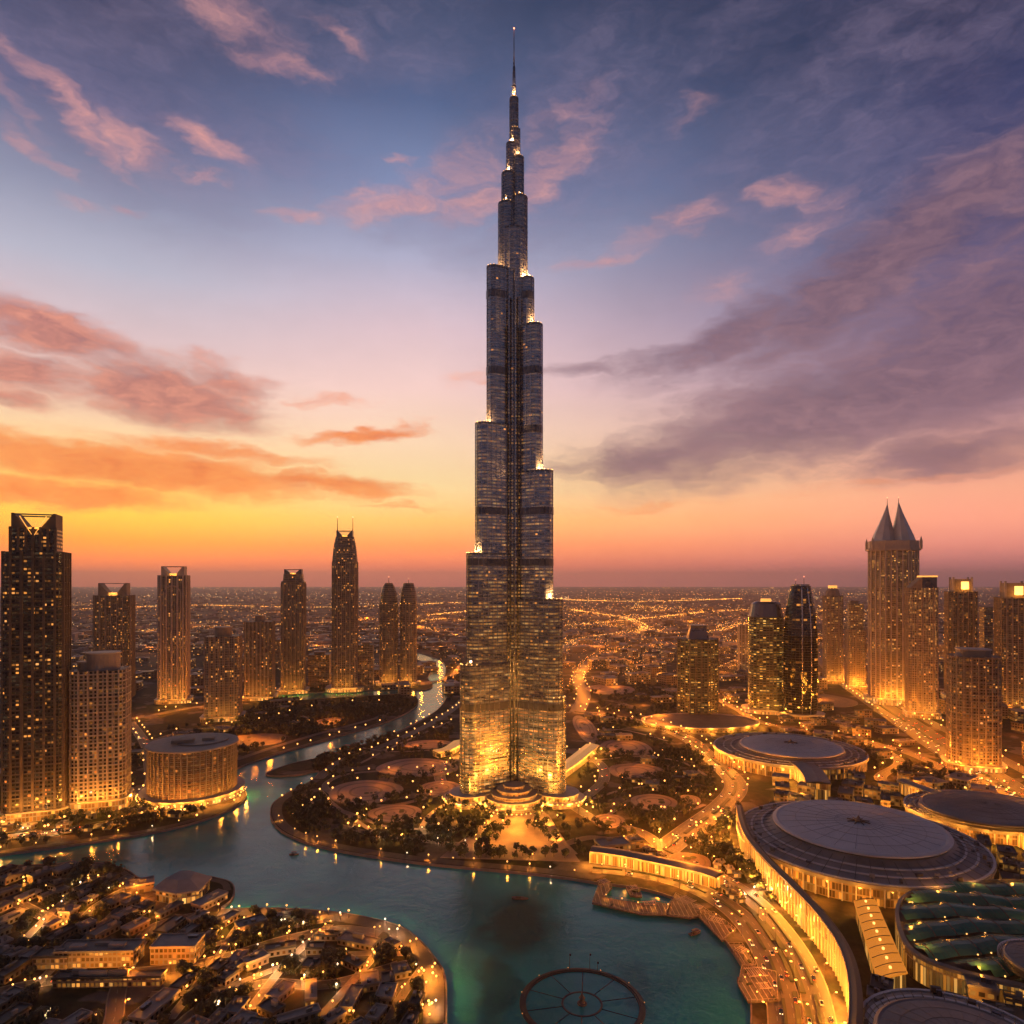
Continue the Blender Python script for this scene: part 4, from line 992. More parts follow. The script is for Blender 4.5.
# twin spired tower
t = Tower('grand pale tower with two pointed spires, by the highway', 868, 919, 706, 548, rrect(2, 1.55, .5, 1), [(0, 1), (1, 1)], fm['gold'], facing(893), slab=None, piers=9.5, pier_mat='pale_frame', pier_w=2.6, pier_out=1.3, pod=(1.18, 12), name='twin_spired_tower')
mb = MB()
for k_ in range(1, 30): mb.prism(offs(t.poly(k_ * 9.8), .5), k_ * 9.8, k_ * 9.8 + 1.0, bot=True)
t.part(mb, 'floor_slabs', 'stone')
mb = MB(); mb.prism(offs(t.poly(0), 3.5), t.zpix(550), t.zpix(547.5), bot=True); mb.prism(offs(t.poly(0), .5), t.zpix(547.5), t.zpix(540)); t.part(mb, 'cornice', 'pale_frame')
for sx in (-.44, .42):
    z0 = t.zpix(546.5); mb = MB(); un = rrect(1.02, 1.3, .34, 1)
    rings = []
    for f, k in ((0, 1.0), (.12, .97), (.30, .80), (.55, .50), (.80, .22), (1, .05)):
        zt = t.zpix(503 if sx < 0 else 501); rings.append([(sx * t.S * (1 - .45 * f) + x * t.S * k, y * t.S * k, z0 + (zt - z0) * f) for x, y in un])
    mb.loft(rings); o = t.part(mb, 'spire_roof', 'spire_metal')
    t.antenna(sx * t.S * .55, 0, zt - 2, t.zpix(495), .7)
mb = MB()
for x_ in (-1, 1):
    for y_ in (-.72, .72): mb.loft([[(x_ * t.S * .98 + x * k, y_ * t.S + y * k, z) for x, y in circ(2.6, 6)] for z, k in ((t.zpix(549), 1), (t.zpix(541), 1), (t.zpix(536), .1))])
t.part(mb, 'corner_turrets', 'pale_frame')
for x_ in (-.7, -.2, .3, .8): light(t.S * x_, -t.S * 1.15, 20, 20000, AMBER, 2.5, t.root)
t = Tower('gold tower with a slanting lit shoulder, just right of the twin spires', 905, 938, 719, 588, rr(1, .85, .08, 1), [(0, 1), (1, 1)], fm['gold'], facing(921), slab=8, slab_mat='stone', slab_out=.4, piers=8, pier_mat='stone', pier_w=1.8, pod=(1.2, 10))
mb = MB(); z0 = t.h; z1 = t.zpix(577); n0 = 0
for y_ in (-.8, .8): mb.v += [(-t.S * .95, y_ * t.S, z0), (-t.S * .1, y_ * t.S, z0), (-t.S * .1, y_ * t.S, z1)]
mb.face((0, 1, 2)); mb.face((5, 4, 3)); mb.face((0, 2, 5, 3)); mb.face((1, 4, 5, 2)); t.part(mb, 'slanting_shoulder', 'stone')
mb = MB(); mb.box((t.S * .42, 0, z0), (t.S * 1.0, t.S * 1.5, z1 - z0)); o = t.part(mb, 'crown_block', 'steel_dark'); mb = MB(); mb.box((t.S * .42, 0, z1), (t.S * 1.1, t.S * 1.6, 2.4)); t.part(mb, 'lit_rim', 'glow', o)
for nm, a, b, bs_, tp, kk in (('gold tower with a glowing crown, above the round cornered block', 944, 978, 702, 592, 579), ('rightmost gold tower with a bright cube on top', 994, 1034, 712, 598, 583)):
    t = Tower(nm, a, b, bs_, tp, rr(1, .85, .1, 1), [(0, 1), (1, 1)], fm['bronze'], facing(a), slab=8, slab_mat='stone', slab_out=.4, piers=8.6, pier_mat='stone', pier_w=2.0, pod=(1.2, 10))
    mb = MB(); mb.box((0, 0, t.h), (t.S * 1.3, t.S * 1.1, t.zpix(kk) - t.h)); o = t.part(mb, 'crown_block', 'stone')
    mb = MB()
    for x_ in (-.62, .62):
        for y_ in (-.52, .52): mb.box((x_ * t.S, y_ * t.S, t.h), (3, 3, t.zpix(kk - 2) - t.h))
    t.part(mb, 'corner_posts', 'pale_frame', o)
    mb = MB(); mb.box((t.S * .15, -t.S * .56, t.h + 5), (t.S * .5, 2, (t.zpix(kk) - t.h) * .6)); t.part(mb, 'lit_panel', 'glow_strong', o)
    light(t.S * .1, -t.S * .9, t.h + 8, 12000, AMBER, 1, t.root)
t = Tower('thin dark block in the gap behind the gold towers', 979, 993, 690, 607, rr(1, .9), [(0, 1), (1, 1)], fm['bronze'], 0, slab=9, slab_mat='stone')
t = Tower('pale slim tower far behind, left of the banded office tower', 737.5, 748, 672, 625, rr(1, .9), [(0, 1), (1, 1)], fm['gold'], 0, slab=12, slab_mat='pale_frame', piers=9, pier_mat='pale_frame', pier_w=2)
t = Tower('round cornered dark block with a pale roof canopy, nearest the domed roofs', 946.5, 1001, 772, 658, rrect(2, 1.7, .6, 4), [(0, 1), (1, 1)], fm['bronze'], facing(974), slab=7.6, slab_mat='stone', slab_out=.8, piers=7.5, pier_mat='stone', pier_w=1.1, pod=(1.2, 6))
t.drum(rrect(t.S * 1.3, t.S * 1.1, 8, 3), t.h, t.zpix(651), 'roof_grey'); mb = MB(); mb.ball((-t.S * .6, -t.S * .3, t.h), 6, sz=.8, seg=10, rg=6); t.part(mb, 'small_dome', 'roof_pale')
for x_ in (-.7, 0, .7): light(t.S * x_, -t.S * 1.1, 8, 9000, ORANGE, 1.0, t.root)

# ================================================================== THE MALL
def circle_at(px0, px1, bot, z, ry=1.0, n=64):
    """world circle at height z whose picture spans px0..px1 with its lowest point at row bot"""
    unit = circ(1.0, 48, ry=ry); Yf = F * (H - z) / (bot - HZ); S = (px1 - px0) / F * Yf / 2; X = ((px0 + px1) / 2 - 512) / F * Yf; Y = Yf + S
    for _ in range(80):
        w = [(X + S * x, Y + S * y) for x, y in unit]; xs_ = [512 + F * a / b for a, b in w]; my = min(b for a, b in w)
        S *= (px1 - px0) / (max(xs_) - min(xs_)); X += ((px0 + px1) / 2 - (max(xs_) + min(xs_)) / 2) * Y / F; Y += Yf - my
    return X, Y, S
domewall = facade_mat('dome_wall', wall=(0.22, 0.14, 0.07), glass=(0.08, 0.05, 0.03), fh=6.0, bw=2.2, wx=0.84, wy=0.8, lit=0.62, power=1.0, warm=(1.0, 0.32, 0.03), cold=(1.0, 0.50, 0.10), clump=0.12, seed=22.0)
mallwall = facade_mat('mall_wall', wall=(0.42, 0.28, 0.14), glass=(0.12, 0.07, 0.03), fh=11.0, bw=1.7, wx=0.84, wy=0.94, lit=1.3, power=1.0, warm=(1.0, 0.34, 0.035), cold=(1.0, 0.52, 0.12), clump=0.05, seed=20.0)
gold_in = emat('lit_glass', (1.0, 0.52, 0.13), 0.9, base=(0.5, 0.3, 0.1))
def dome_hall(label, outer, inner, z, mid=None, ry=1.0, wallmat=None, spokes=26, finial=True, lights=0, sector=(150, 330), dark=False):
    X0, Y0, R0 = circle_at(*outer, z, ry); X1, Y1, R1 = circle_at(*inner, z + 9, ry)
    root = thing('domed_hall', label, 'domed roof', (X1, Y1, 0)); OCC.append((X0, Y0, R0 + 4))
    ox, oy = X0 - X1, Y0 - Y1
    mb = MB(); mb.prism(circ(R0 - 3, 64, ox, oy, ry=(R0 - 3) * ry), 0, z - 1.5, 0, 1); mb.build('outer_wall', [wallmat or domewall, M['roof_dark']], root)
    mb = MB()
    for p, d in along(circ(R0 - 2.6, 64, ox, oy, ry=(R0 - 2.6) * ry), 9.0): mb.box((p.x, p.y, 0), (0.9, 1.6, z - 1.5), math.atan2(d.y, d.x))
    mb.build('wall_ribs', M['pale_frame'], root)
    mb = MB()          # sloping ring roof from the rim up to the drum
    rg = []
    for k, zz in ((0, z - 2.4), (0, z), (.35, z + 1.2), (.62, z + 3.0), (.8, z + 3.2), (.97, z + 6.0)):
        rg.append([(ox * (1 - k) + (R0 * (1 - k) + R1 * k) * math.cos(2 * PI * i / 64), oy * (1 - k) + (R0 * (1 - k) + R1 * k) * ry * math.sin(2 * PI * i / 64), zz) for i in range(64)])
    mb.loft(rg, cap_bot=True, smooth=False); rr_ = mb.build('ring_roof', M['roof_metal_dark'], root)
    for k, zz, nm in ((.02, z, 'rim'), (.36, z + 1.25, 'ring_step'), (.63, z + 3.1, 'ring_step')):
        a = circ(1, 64); po = [(ox * (1 - k) + (R0 * (1 - k) + R1 * k) * x, oy * (1 - k) + (R0 * (1 - k) + R1 * k) * ry * y) for x, y in a]
        mb = MB(); ip = offs(po, -1.6)
        for i in range(64):
            j = (i + 1) % 64
            mb.quad((*po[i], zz), (*po[j], zz), (*po[j], zz + 0.9), (*po[i], zz + 0.9)); mb.quad((*po[i], zz + .9), (*po[j], zz + .9), (*ip[j], zz + .9), (*ip[i], zz + .9)); mb.quad((*ip[j], zz), (*ip[i], zz), (*ip[i], zz + .9), (*ip[j], zz + .9))
        mb.build(nm, M['roof_metal'], rr_)
    mb = MB()          # radial joints of the ring
    for k_ in range(spokes * 2):
        a = 2 * PI * k_ / (spokes * 2); ca, sa = math.cos(a), math.sin(a)
        mb.tube([(ox + R0 * .98 * ca, oy + R0 * .98 * sa * ry, z + .5), (R1 * 1.06 * ca, R1 * 1.06 * sa * ry, z + 5.6)], .22, 4)
    mb.build('ring_joints', M['roof_dark'], rr_)
    for _ in range(int(R0 * .45)):                     # plant, skylights and hatches on the ring
        a = rnd.uniform(0, 2 * PI); k = rnd.uniform(.10, .55); x_, y_ = ox * (1 - k) + (R0 * (1 - k) + R1 * k) * math.cos(a), oy * (1 - k) + (R0 * (1 - k) + R1 * k) * ry * math.sin(a)
        mb = MB(); mb.box((x_, y_, z + .8), (rnd.uniform(1.5, 5), rnd.uniform(1.2, 3), rnd.uniform(1.6, 3.2)), a + PI / 2); mb.build('roof_unit', M[rnd.choice(('roof_grey', 'steel_dark', 'roof_pale', 'roof_dark'))], rr_)
    mb = MB(); mb.prism(circ(R1 * .985, 64, ry=R1 * .985 * ry), z + 3, z + 8.2, 0, 0); mb.build('drum', M['roof_dark'], root)
    mb = MB(); rg = []
    for k, zz in ((1.03, z + 7.6), (1.03, z + 8.8), (.985, z + 9.6), (.955, z + 9.2), (.90, z + 9.5), (.5, z + 11.0), (.2, z + 11.8), (.04, z + 12.2)):
        rg.append([(R1 * k * math.cos(2 * PI * i / 64), R1 * k * ry * math.sin(2 * PI * i / 64), zz) for i in range(64)])
    mb.loft(rg, cap_bot=True); dm = mb.build('disc_roof', M['roof_metal_dark' if dark else 'roof_metal'], root)
    mb = MB()
    for k_ in range(spokes):
        a = 2 * PI * k_ / spokes + .1; ca, sa = math.cos(a), math.sin(a)
        mb.tube([(R1 * .94 * ca, R1 * .94 * sa * ry, z + 9.5), (R1 * .5 * ca, R1 * .5 * sa * ry, z + 11.15), (R1 * .06 * ca, R1 * .06 * sa * ry, z + 12.3)], .08, 4)
    for kk, zz in ((.75, 10.25), (.5, 11.12), (.28, 11.7)):
        mb.tube([(R1 * kk * math.cos(2 * PI * i / 48), R1 * kk * ry * math.sin(2 * PI * i / 48), z + zz) for i in range(49)], .09, 4)
    mb.build('roof_seams', M['roof_grey'], dm)
    if finial:
        mb = MB(); mb.prism(circ(R1 * .05, 12), z + 12, z + 13.5); mb.loft([[(x * k, y * k, zz) for x, y in circ(R1 * .035, 8)] for zz, k in ((z + 13.5, 1), (z + 17, .1))])
        for k_ in range(8):
            a = 2 * PI * k_ / 8; mb.tube([(R1 * .05 * math.cos(a), R1 * .05 * math.sin(a), z + 12.6), (R1 * .14 * math.cos(a), R1 * .14 * math.sin(a), z + 12.2)], .5, 4)
        mb.build('finial', M['wood'], dm)
    for k_ in range(lights):
        a = R(sector[0] + (sector[1] - sector[0]) * (k_ + .5) / lights)
        light(ox + (R0 + 9) * math.cos(a), oy + (R0 + 9) * ry * math.sin(a), 7, 19000, AMBER, 1.0, root)
    return root, X0, Y0, R0
D1 = dome_hall('largest domed hall, pale disc on a dark ring roof, star at its centre', (737, 997, 889), (775, 951, 856), 16, lights=11, sector=(150, 310))
D2 = dome_hall('pale domed hall behind the largest one, gold lit along its left side', (713, 869, 768), (741, 843, 757), 15, lights=7, sector=(150, 270))
D3 = dome_hall('dark flat domed hall cut by the frame, behind the largest one', (903, 1082, 834), (921, 1066, 826), 12, ry=.85, lights=5, sector=(160, 250), dark=True, finial=False)
D4 = dome_hall('dark domed hall in the bottom corner, cut by the frame', (857, 1090, 1122), (876, 1072, 1110), 17, lights=2, sector=(120, 160), dark=True, finial=False)
D5 = dome_hall('dark oval domed hall at the picture edge, beside the green glass roofs', (997, 1112, 990), (1004, 1102, 984), 17, lights=0, dark=True, finial=False)

def wing_hall(label, px, z, width, mat=None, roofm='roof_metal_dark', lit=0, name='arcade', cat='arcade', rib=5.0, side_=1, litw=24000, lcol=AMBER, roof_out=2.0, n=6):
    """long building along a path (its roof edge seen at px), its body to the side_ of the path"""
    path = wpath(px, n, False, z); a = [Vector((p.x, p.y, 0)) for p in path]; b = side(a, width * side_)
    c = sum(a, Vector()) / len(a); root = thing(name, label, cat, (c.x, c.y, 0))
    A_ = [p - c for p in a]; B_ = [p - c for p in b]
    poly = [(p.x, p.y) for p in A_] + [(p.x, p.y) for p in reversed(B_)]
    if side_ < 0: poly = poly[::-1]
    area = sum(poly[i-1][0] * poly[i][1] - poly[i][0] * poly[i-1][1] for i in range(len(poly)))
    if area < 0: poly = poly[::-1]
    mb = MB(); n_ = len(poly); rings = [[(x, y, 0) for x, y in poly], [(x, y, z - 1) for x, y in poly]]
    mb.loft(rings, cap_top=False); mb.build('outer_wall', mat or mallwall, root)
    mb = MB(); Ao = side(A_, -roof_out * side_); Bo = side(B_, roof_out * side_ * .3); Mi = [(p + q_) / 2 for p, q_ in zip(A_, B_)]
    for i in range(len(A_) - 1):
        L_ = lambda p, zz: (p.x, p.y, zz)
        mb.quad(L_(Ao[i], z), L_(Ao[i+1], z), L_(Mi[i+1], z + 1.6), L_(Mi[i], z + 1.6)); mb.quad(L_(Mi[i], z + 1.6), L_(Mi[i+1], z + 1.6), L_(Bo[i+1], z), L_(Bo[i], z))
        mb.quad(L_(Ao[i], z - 1.3), L_(Ao[i+1], z - 1.3), L_(Ao[i+1], z), L_(Ao[i], z)); mb.quad(L_(Bo[i], z), L_(Bo[i+1], z), L_(Bo[i+1], z - 1.3), L_(Bo[i], z - 1.3))
        mb.quad(L_(Bo[i], z - 1.3), L_(Bo[i+1], z - 1.3), L_(Ao[i+1], z - 1.3), L_(Ao[i], z - 1.3))
    rf_ = mb.build('roof', M[roofm], root)
    mb = MB(); 
    for p, d in resample(A_, rib): mb.box((p.x, p.y, 0), (.6, 1.6, z - 1.2), math.atan2(d.y, d.x))
    mb.build('wall_ribs', M['pale_frame'], root)
    mb = MB(); mb.tube([(p.x, p.y, z + .3) for p in Ao], .35, 4); mb.build('roof_edge', M['pale_frame'], rf_)
    for i in range(0, len(path) - 1, 3): OCC.append(((path[i].x + b[i].x) / 2, (path[i].y + b[i].y) / 2, width * .6))
    if lit:
        o_ = side(A_, -7.0 * side_)
        for p, d in resample(o_, lit): light(p.x, p.y, 6, litw, lcol, 1.0, root)
    return root
wing_hall('long curving glazed mall front, blazing gold along the road', [(737, 806), (744, 832), (764, 858), (792, 886), (820, 916), (842, 950), (851, 990), (848, 1040), (838, 1090)], 21, 5, lit=17, roof_out=0.8, roofm='roof_dark', side_=-1, litw=17000)
wing_hall('short gold lit mall wing, between the two pale domed halls', [(762, 752), (782, 758), (800, 768), (808, 782)], 18, 22, lit=16, side_=-1)
0 and wing_hall('second curved gallery with gold ribs, behind the long mall front', [(812, 888), (832, 905), (852, 935), (866, 968), (868, 1000)], 15, 5, lit=20, side_=-1, litw=15000, rib=3.5, roofm='roof_dark')
wing_hall('low glowing waterfront arcade with a flat roof, beside the boat decks', [(590, 851), (620, 855), (660, 863), (700, 872), (716, 877)], 9.5, 12, lit=13, side_=-1, litw=14000, rib=6, roofm='roof_grey')
wing_hall('gold lit curved gallery, behind the largest domed hall', [(898, 780), (930, 792), (965, 806), (1000, 822), (1060, 850)], 14, 12, lit=26, side_=-1, litw=16000)

# glazed atrium that glows orange
def quad_hall(label, pts, z, wallm, roofm, ribs=0, name='hall', cat='hall', lights=0, glow=None):
    w_ = [G(x, y, z) for x, y in pts]; c = sum(w_, Vector()) / 4; root = thing(name, label, cat, (c.x, c.y, 0)); po = [(p.x - c.x, p.y - c.y) for p in w_]
    area = sum(po[i-1][0] * po[i][1] - po[i][0] * po[i-1][1] for i in range(4))
    if area < 0: po = po[::-1]
    mb = MB(); mb.prism(po, 0, z - .8, cap=False); mb.build('outer_wall', wallm, root)
    mb = MB(); mb.prism(offs(po, .8), z - .8, z, bot=True); rf_ = mb.build('roof', roofm, root)
    OCC.append((c.x, c.y, max(math.hypot(*p) for p in po)))
    P4 = [Vector((x, y, z)) for x, y in po]
    if ribs:
        mb = MB()
        for k in range(ribs + 1):
            t = k / ribs; a = P4[0].lerp(P4[3], t); b = P4[1].lerp(P4[2], t); m_ = (a + b) / 2; m_.z += 1.0
            mb.tube([a, (a + m_) / 2 + Vector((0, 0, .3)), m_, (b + m_) / 2 + Vector((0, 0, .3)), b], .25, 4)
        mb.build('roof_ribs', M['stone_dark'], rf_)
    return root, P4, rf_
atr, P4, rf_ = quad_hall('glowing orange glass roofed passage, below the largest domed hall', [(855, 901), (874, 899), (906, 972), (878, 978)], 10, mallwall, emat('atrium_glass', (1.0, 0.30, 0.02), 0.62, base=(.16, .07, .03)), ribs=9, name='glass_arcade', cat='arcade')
mb = MB()
for k in range(9): p = P4[0].lerp(P4[3], (k + .5) / 9).lerp(P4[1].lerp(P4[2], (k + .5) / 9), .5); mb.ball((p.x, p.y, p.z + 1.5), .9, seg=6, rg=4)
mb.build('roof_lamps', M['glow_strong'], rf_)

# green glass roofs: overlapping curved shells
gg = bpy.data.materials.new('green_glass'); gg.use_nodes = True; T = NT(gg.node_tree); bs = T.n['Principled BSDF']
v_ = T.node('ShaderNodeTexCoord').outputs['Object']
T.put(bs.inputs['Base Color'], T.mix(T.mr(T.noise(v_, .05, 3.0), .35, .65), (0.03, 0.12, 0.08), (0.08, 0.22, 0.15))); bs.inputs['Roughness'].default_value = .22; bs.inputs['Metallic'].default_value = 0
groot_c = G(965, 930, 16); groot = thing('glass_roofed_market', 'green glass roofs in overlapping waves with gold gutters, beside the dark oval hall', 'market hall', tuple((groot_c.x, groot_c.y, 0)))
bord = [(896, 905), (915, 889), (960, 882), (1030, 880), (1060, 900), (1050, 990), (1020, 986), (960, 972), (918, 956), (900, 935)]
bw_ = [G(x, y, 15) for x, y in bord]; bl = [(p.x - groot_c.x, p.y - groot_c.y) for p in catmull(bw_, 4, True)]
if sum(bl[i-1][0] * bl[i][1] - bl[i][0] * bl[i-1][1] for i in range(len(bl))) < 0: bl = bl[::-1]
mb = MB(); mb.prism(bl, 0, 13.5, 0, 1); mb.build('outer_wall', [mallwall, M['roof_dark']], groot)
mb = MB(); ip = offs(bl, -2.2)
for i in range(len(bl)):
    j = (i + 1) % len(bl); mb.quad((*bl[i], 15.2), (*bl[j], 15.2), (*ip[j], 16), (*ip[i], 16)); mb.quad((*bl[i], 13.5), (*bl[j], 13.5), (*bl[j], 15.2), (*bl[i], 15.2)); mb.quad((*ip[j], 13.5), (*ip[i], 13.5), (*ip[i], 16), (*ip[j], 16))
mb.build('roof_edge', M['roof_grey'], groot)
xs_ = [p[0] for p in bl]; ys_ = [p[1] for p in bl]; row = 0; y = min(ys_)
strip_n = 7; dy_ = (max(ys_) - min(ys_)) / strip_n
ins = offs(bl, -2.6)
gut = MB(); lam = MB()
for s_ in range(strip_n):
    mb = MB(); y0 = min(ys_) + s_ * dy_; x = min(xs_)
    step = 3.0; prevrow = None
    while x < max(xs_):
        bend = 5.0 * math.sin(x * .045 + s_ * .3)
        for k in range(5):
            f0, f1 = k / 5, (k + 1) / 5
            zz = lambda f: 14.2 + 3.4 * math.sin(PI * min(1, f * .9 + .05)) ** .8 + .5 * math.sin(x * .2)
            q4 = [(x, y0 + dy_ * .92 * f0 + bend), (x + step, y0 + dy_ * .92 * f0 + 5.0 * math.sin((x + step) * .045 + s_ * .3)), (x + step, y0 + dy_ * .92 * f1 + 5.0 * math.sin((x + step) * .045 + s_ * .3)), (x, y0 + dy_ * .92 * f1 + bend)]
            if all(inside(p, ins) for p in q4): mb.quad(*[(p[0], p[1], zz(f)) for p, f in zip(q4, (f0, f0, f1, f1))], smooth=True)
        p_ = (x, y0 - .3 + bend)
        if inside(p_, ins) and int(x / 3) % 3 == 0 and rnd.random() < .4: lam.ball((p_[0], p_[1], 15.0), .5, seg=5, rg=3)
        x += step
    if mb.f:
        gs = mb.build('glass_shell', gg, groot); br = MB(); x = min(xs_) + 9
        while x < max(xs_):
            bend = 5.0 * math.sin(x * .045 + s_ * .3)
            pts_ = [(x, y0 + dy_ * .92 * k / 5 + bend, 14.35 + 3.4 * math.sin(PI * min(1, k / 5 * .9 + .05)) ** .8 + .5 * math.sin(x * .2)) for k in range(6)]
            if inside(pts_[0], ins) and inside(pts_[-1], ins): br.tube(pts_, .42, 4)
            x += 15.0
        if br.f: br.build('glazing_bars', M['roof_dark'], gs)
lam.build('gutter_lamps', M['glow_strong'], groot)
for p, d in along(offs(bl, -8), 30): light(p.x, p.y, 20.5, 2600, AMBER, .6, groot)
OCC.append((groot_c.x, groot_c.y, 48))

# low roofs between and around the halls
mall_poly = [G(*p) for p in ((760, 770), (905, 775), (1030, 830), (1100, 900), (1060, 1080), (860, 1080), (868, 960), (830, 880), (800, 850))]
blk_mats = ['roof_dark', 'roof_grey', 'roof_metal_dark', 'stone_dark']
lowwall = facade_mat('low_wall', wall=(0.20, 0.14, 0.09), glass=(0.04, 0.03, 0.02), fh=4.0, bw=4.0, wx=0.7, wy=0.6, lit=0.45, power=1.3, warm=(1.0, 0.40, 0.06), cold=(1.0, 0.55, 0.16), clump=0.2, seed=31.0)
def low_block(x, y, w, d, h, rz, label, group, name='low_building', cat='building', roofm=None, rd=rnd, wall=None, courtyard=False, parts=True):
    root = thing(name, label, cat, (x, y, 0), rz, group)
    mb = MB(); mb.prism(rrect(w, d), 0, h, cap=False); mb.build('wall', wall or lowwall, root)
    rm = M[roofm or rd.choice(blk_mats)]
    mb = MB(); mb.prism(rrect(w + .8, d + .8), h, h + .5, bot=True)
    for sx, sy, ww, dd in ((0, -1, w + .8, .5), (0, 1, w + .8, .5), (-1, 0, .5, d - .2), (1, 0, .5, d - .2)):
        mb.box((sx * (w / 2 + .15), sy * (d / 2 + .15), h + .5), (ww, dd, .8))
    rf_ = mb.build('roof', rm, root)
    if parts:
        for _ in range(rd.choice((1, 2, 2, 3))):
            mb = MB(); a, b = rd.uniform(.12, .3) * w, rd.uniform(.12, .3) * d
            mb.box((rd.uniform(-.3, .3) * w, rd.uniform(-.3, .3) * d, h + .5), (a, b, rd.uniform(1.2, 2.8))); mb.build('roof_unit', M[rd.choice(('roof_grey', 'steel_dark', 'roof_pale'))], rf_)
    OCC.append((x, y, max(w, d) * .55))
    return root
n_b = 0
for _ in range(1600):
    px, py = rnd.uniform(755, 1040), rnd.uniform(752, 1040); p = G(px, py)
    if not inside(p, mall_poly): continue
    w, d = rnd.uniform(9, 30), rnd.uniform(8, 18)
    if taken(p.x, p.y, max(w, d) * .35) or near_road(p.x, p.y, max(w, d) * .4): continue
    low_block(p.x, p.y, w, d, rnd.uniform(6, 14), math.atan2(-.5, 1) + rnd.choice((0, PI / 2)) + rnd.uniform(-.12, .12), 'low flat roofed annex between the domed mall halls', 'annexes between the mall halls')
    n_b += 1
    if n_b % 2 == 0: light(p.x - 12, p.y - 14, 9, 9000, AMBER, 1.0)

# ================================================================== LOW BUILDINGS
rb = random.Random(21)
# round raised podium under the black hatted office tower
c = G(700, 725); root = thing('raised_garden_deck', 'pale curved deck with a gold lit edge, under the black hatted office tower', 'deck', (c.x, c.y, 0))
mb = MB(); mb.prism(circ(92, 56, ry=60), 0, 7, 0, 1); mb.build('outer_wall', [lowwall, M['paving']], root)
mb = MB(); annul = (circ(94, 56, ry=62), circ(88, 56, ry=56)); mb.prism(annul[0], 6.2, 8.0, cap=False); mb.prism(annul[1][::-1], 7.0, 8.0, cap=False)
for i in range(56): j = (i + 1) % 56; mb.quad((*annul[0][i], 8), (*annul[0][j], 8), (*annul[1][j], 8), (*annul[1][i], 8))
mb.build('roof_edge', M['roof_pale'], root)
for k in range(9):
    a = R(190 + k * 20); light(98 * math.cos(a), 66 * math.sin(a), 6, 22000, AMBER, 1, root)
OCC.append((c.x, c.y, 100)); OCC.append((c.x - 50, c.y, 50)); OCC.append((c.x + 50, c.y, 50))
low_block(*G(524, 0 + 700)[:2], 60, 30, 10, .2, 'low hall behind the tall tower', None)
# lit glasshouse right of the tall tower, lit pavilion left of it
def pavilion(label, px, z, width, lit):
    return wing_hall(label, px, z, width, mat=lobby, roofm='glass_lit', lit=lit, name='glasshouse', cat='glasshouse', side_=-1, litw=16000, rib=4, n=4)
M['glass_lit'] = emat('glass_roof_lit', (1.0, 0.42, 0.08), 0.4, base=(.5, .35, .2))
pavilion('long glowing glasshouse, right behind the tall tower', [(563, 772), (580, 760), (598, 745)], 9, 16, 18)
pavilion('small glowing pavilion with a swept roof, left of the tall tower', [(438, 752), (452, 749), (464, 741)], 8, 14, 14)
low_block(*G(612, 852)[:2], 26, 16, 8, .25, 'stepped grey terrace building, behind the waterfront arcade', None, roofm='roof_grey')
low_block(*G(632, 846)[:2], 16, 14, 6, .25, 'small stepped annex, behind the waterfront arcade', None, roofm='roof_dark')
# theatre on the spit of the old town island
c = G(180, 890); root = thing('waterside_theatre', 'swept pale roof theatre on the spit of the old town island', 'theatre', (c.x, c.y, 0)); OCC.append((c.x, c.y, 26))
sw = [G(*p, 9) - Vector((c.x, c.y, 9)) for p in ((152, 889), (172, 879), (200, 874), (212, 877), (200, 890), (176, 894))]
po = [(p.x, p.y) for p in sw]; po = po if sum(po[i-1][0] * po[i][1] - po[i][0] * po[i-1][1] for i in range(6)) > 0 else po[::-1]
mb = MB(); mb.prism(offs(po, -1.5), 0, 8, cap=False); mb.build('glass_wall', lobby, root)
mb = MB(); mb.loft([[(x, y, 8) for x, y in po], [(x, y, 9.2) for x, y in po], [(x * .5, y * .5, 13) for x, y in po], [(x * .1, y * .1, 14) for x, y in po]], cap_bot=True); mb.build('roof', M['roof_pale'], root)
for x_, y_ in ((-20, -16), (-6, -18), (10, -16), (-30, -6)): light(x_, y_, 4, 9000, ORANGE, 1, root)
c2 = G(140, 891); low_block(c2.x, c2.y, 18, 12, 6, .5, 'pale roofed wing beside the waterside theatre', None, roofm='roof_pale')

# old town island: villas and souk blocks, each with its roof
isle_ang = math.atan2(G(200, 900).y - G(60, 985).y, G(200, 900).x - G(60, 985).x)
isle = [p for p in lake_w if p.y < 640] 
isle_poly = [G(*p) for p in ((-60, 878), (0, 867), (47, 864), (112, 865), (138, 880), (150, 893), (200, 898), (222, 909), (250, 908), (300, 909), (350, 914), (395, 924), (417, 937), (435, 957), (445, 977), (447, 1024), (446, 1100), (-60, 1100))]
mk = {k: facade_mat('villa_' + k, wall=w_, glass=(0.03, 0.02, 0.015), fh=3.6, bw=3.4, wx=.5, wy=.5, lit=.34, power=1.4, seed=40.0 + i, warm=(1.0, .40, .06), cold=(1.0, .55, .16)) for i, (k, w_) in enumerate((('sand', (.26, .19, .13)), ('clay', (.20, .13, .085))))}
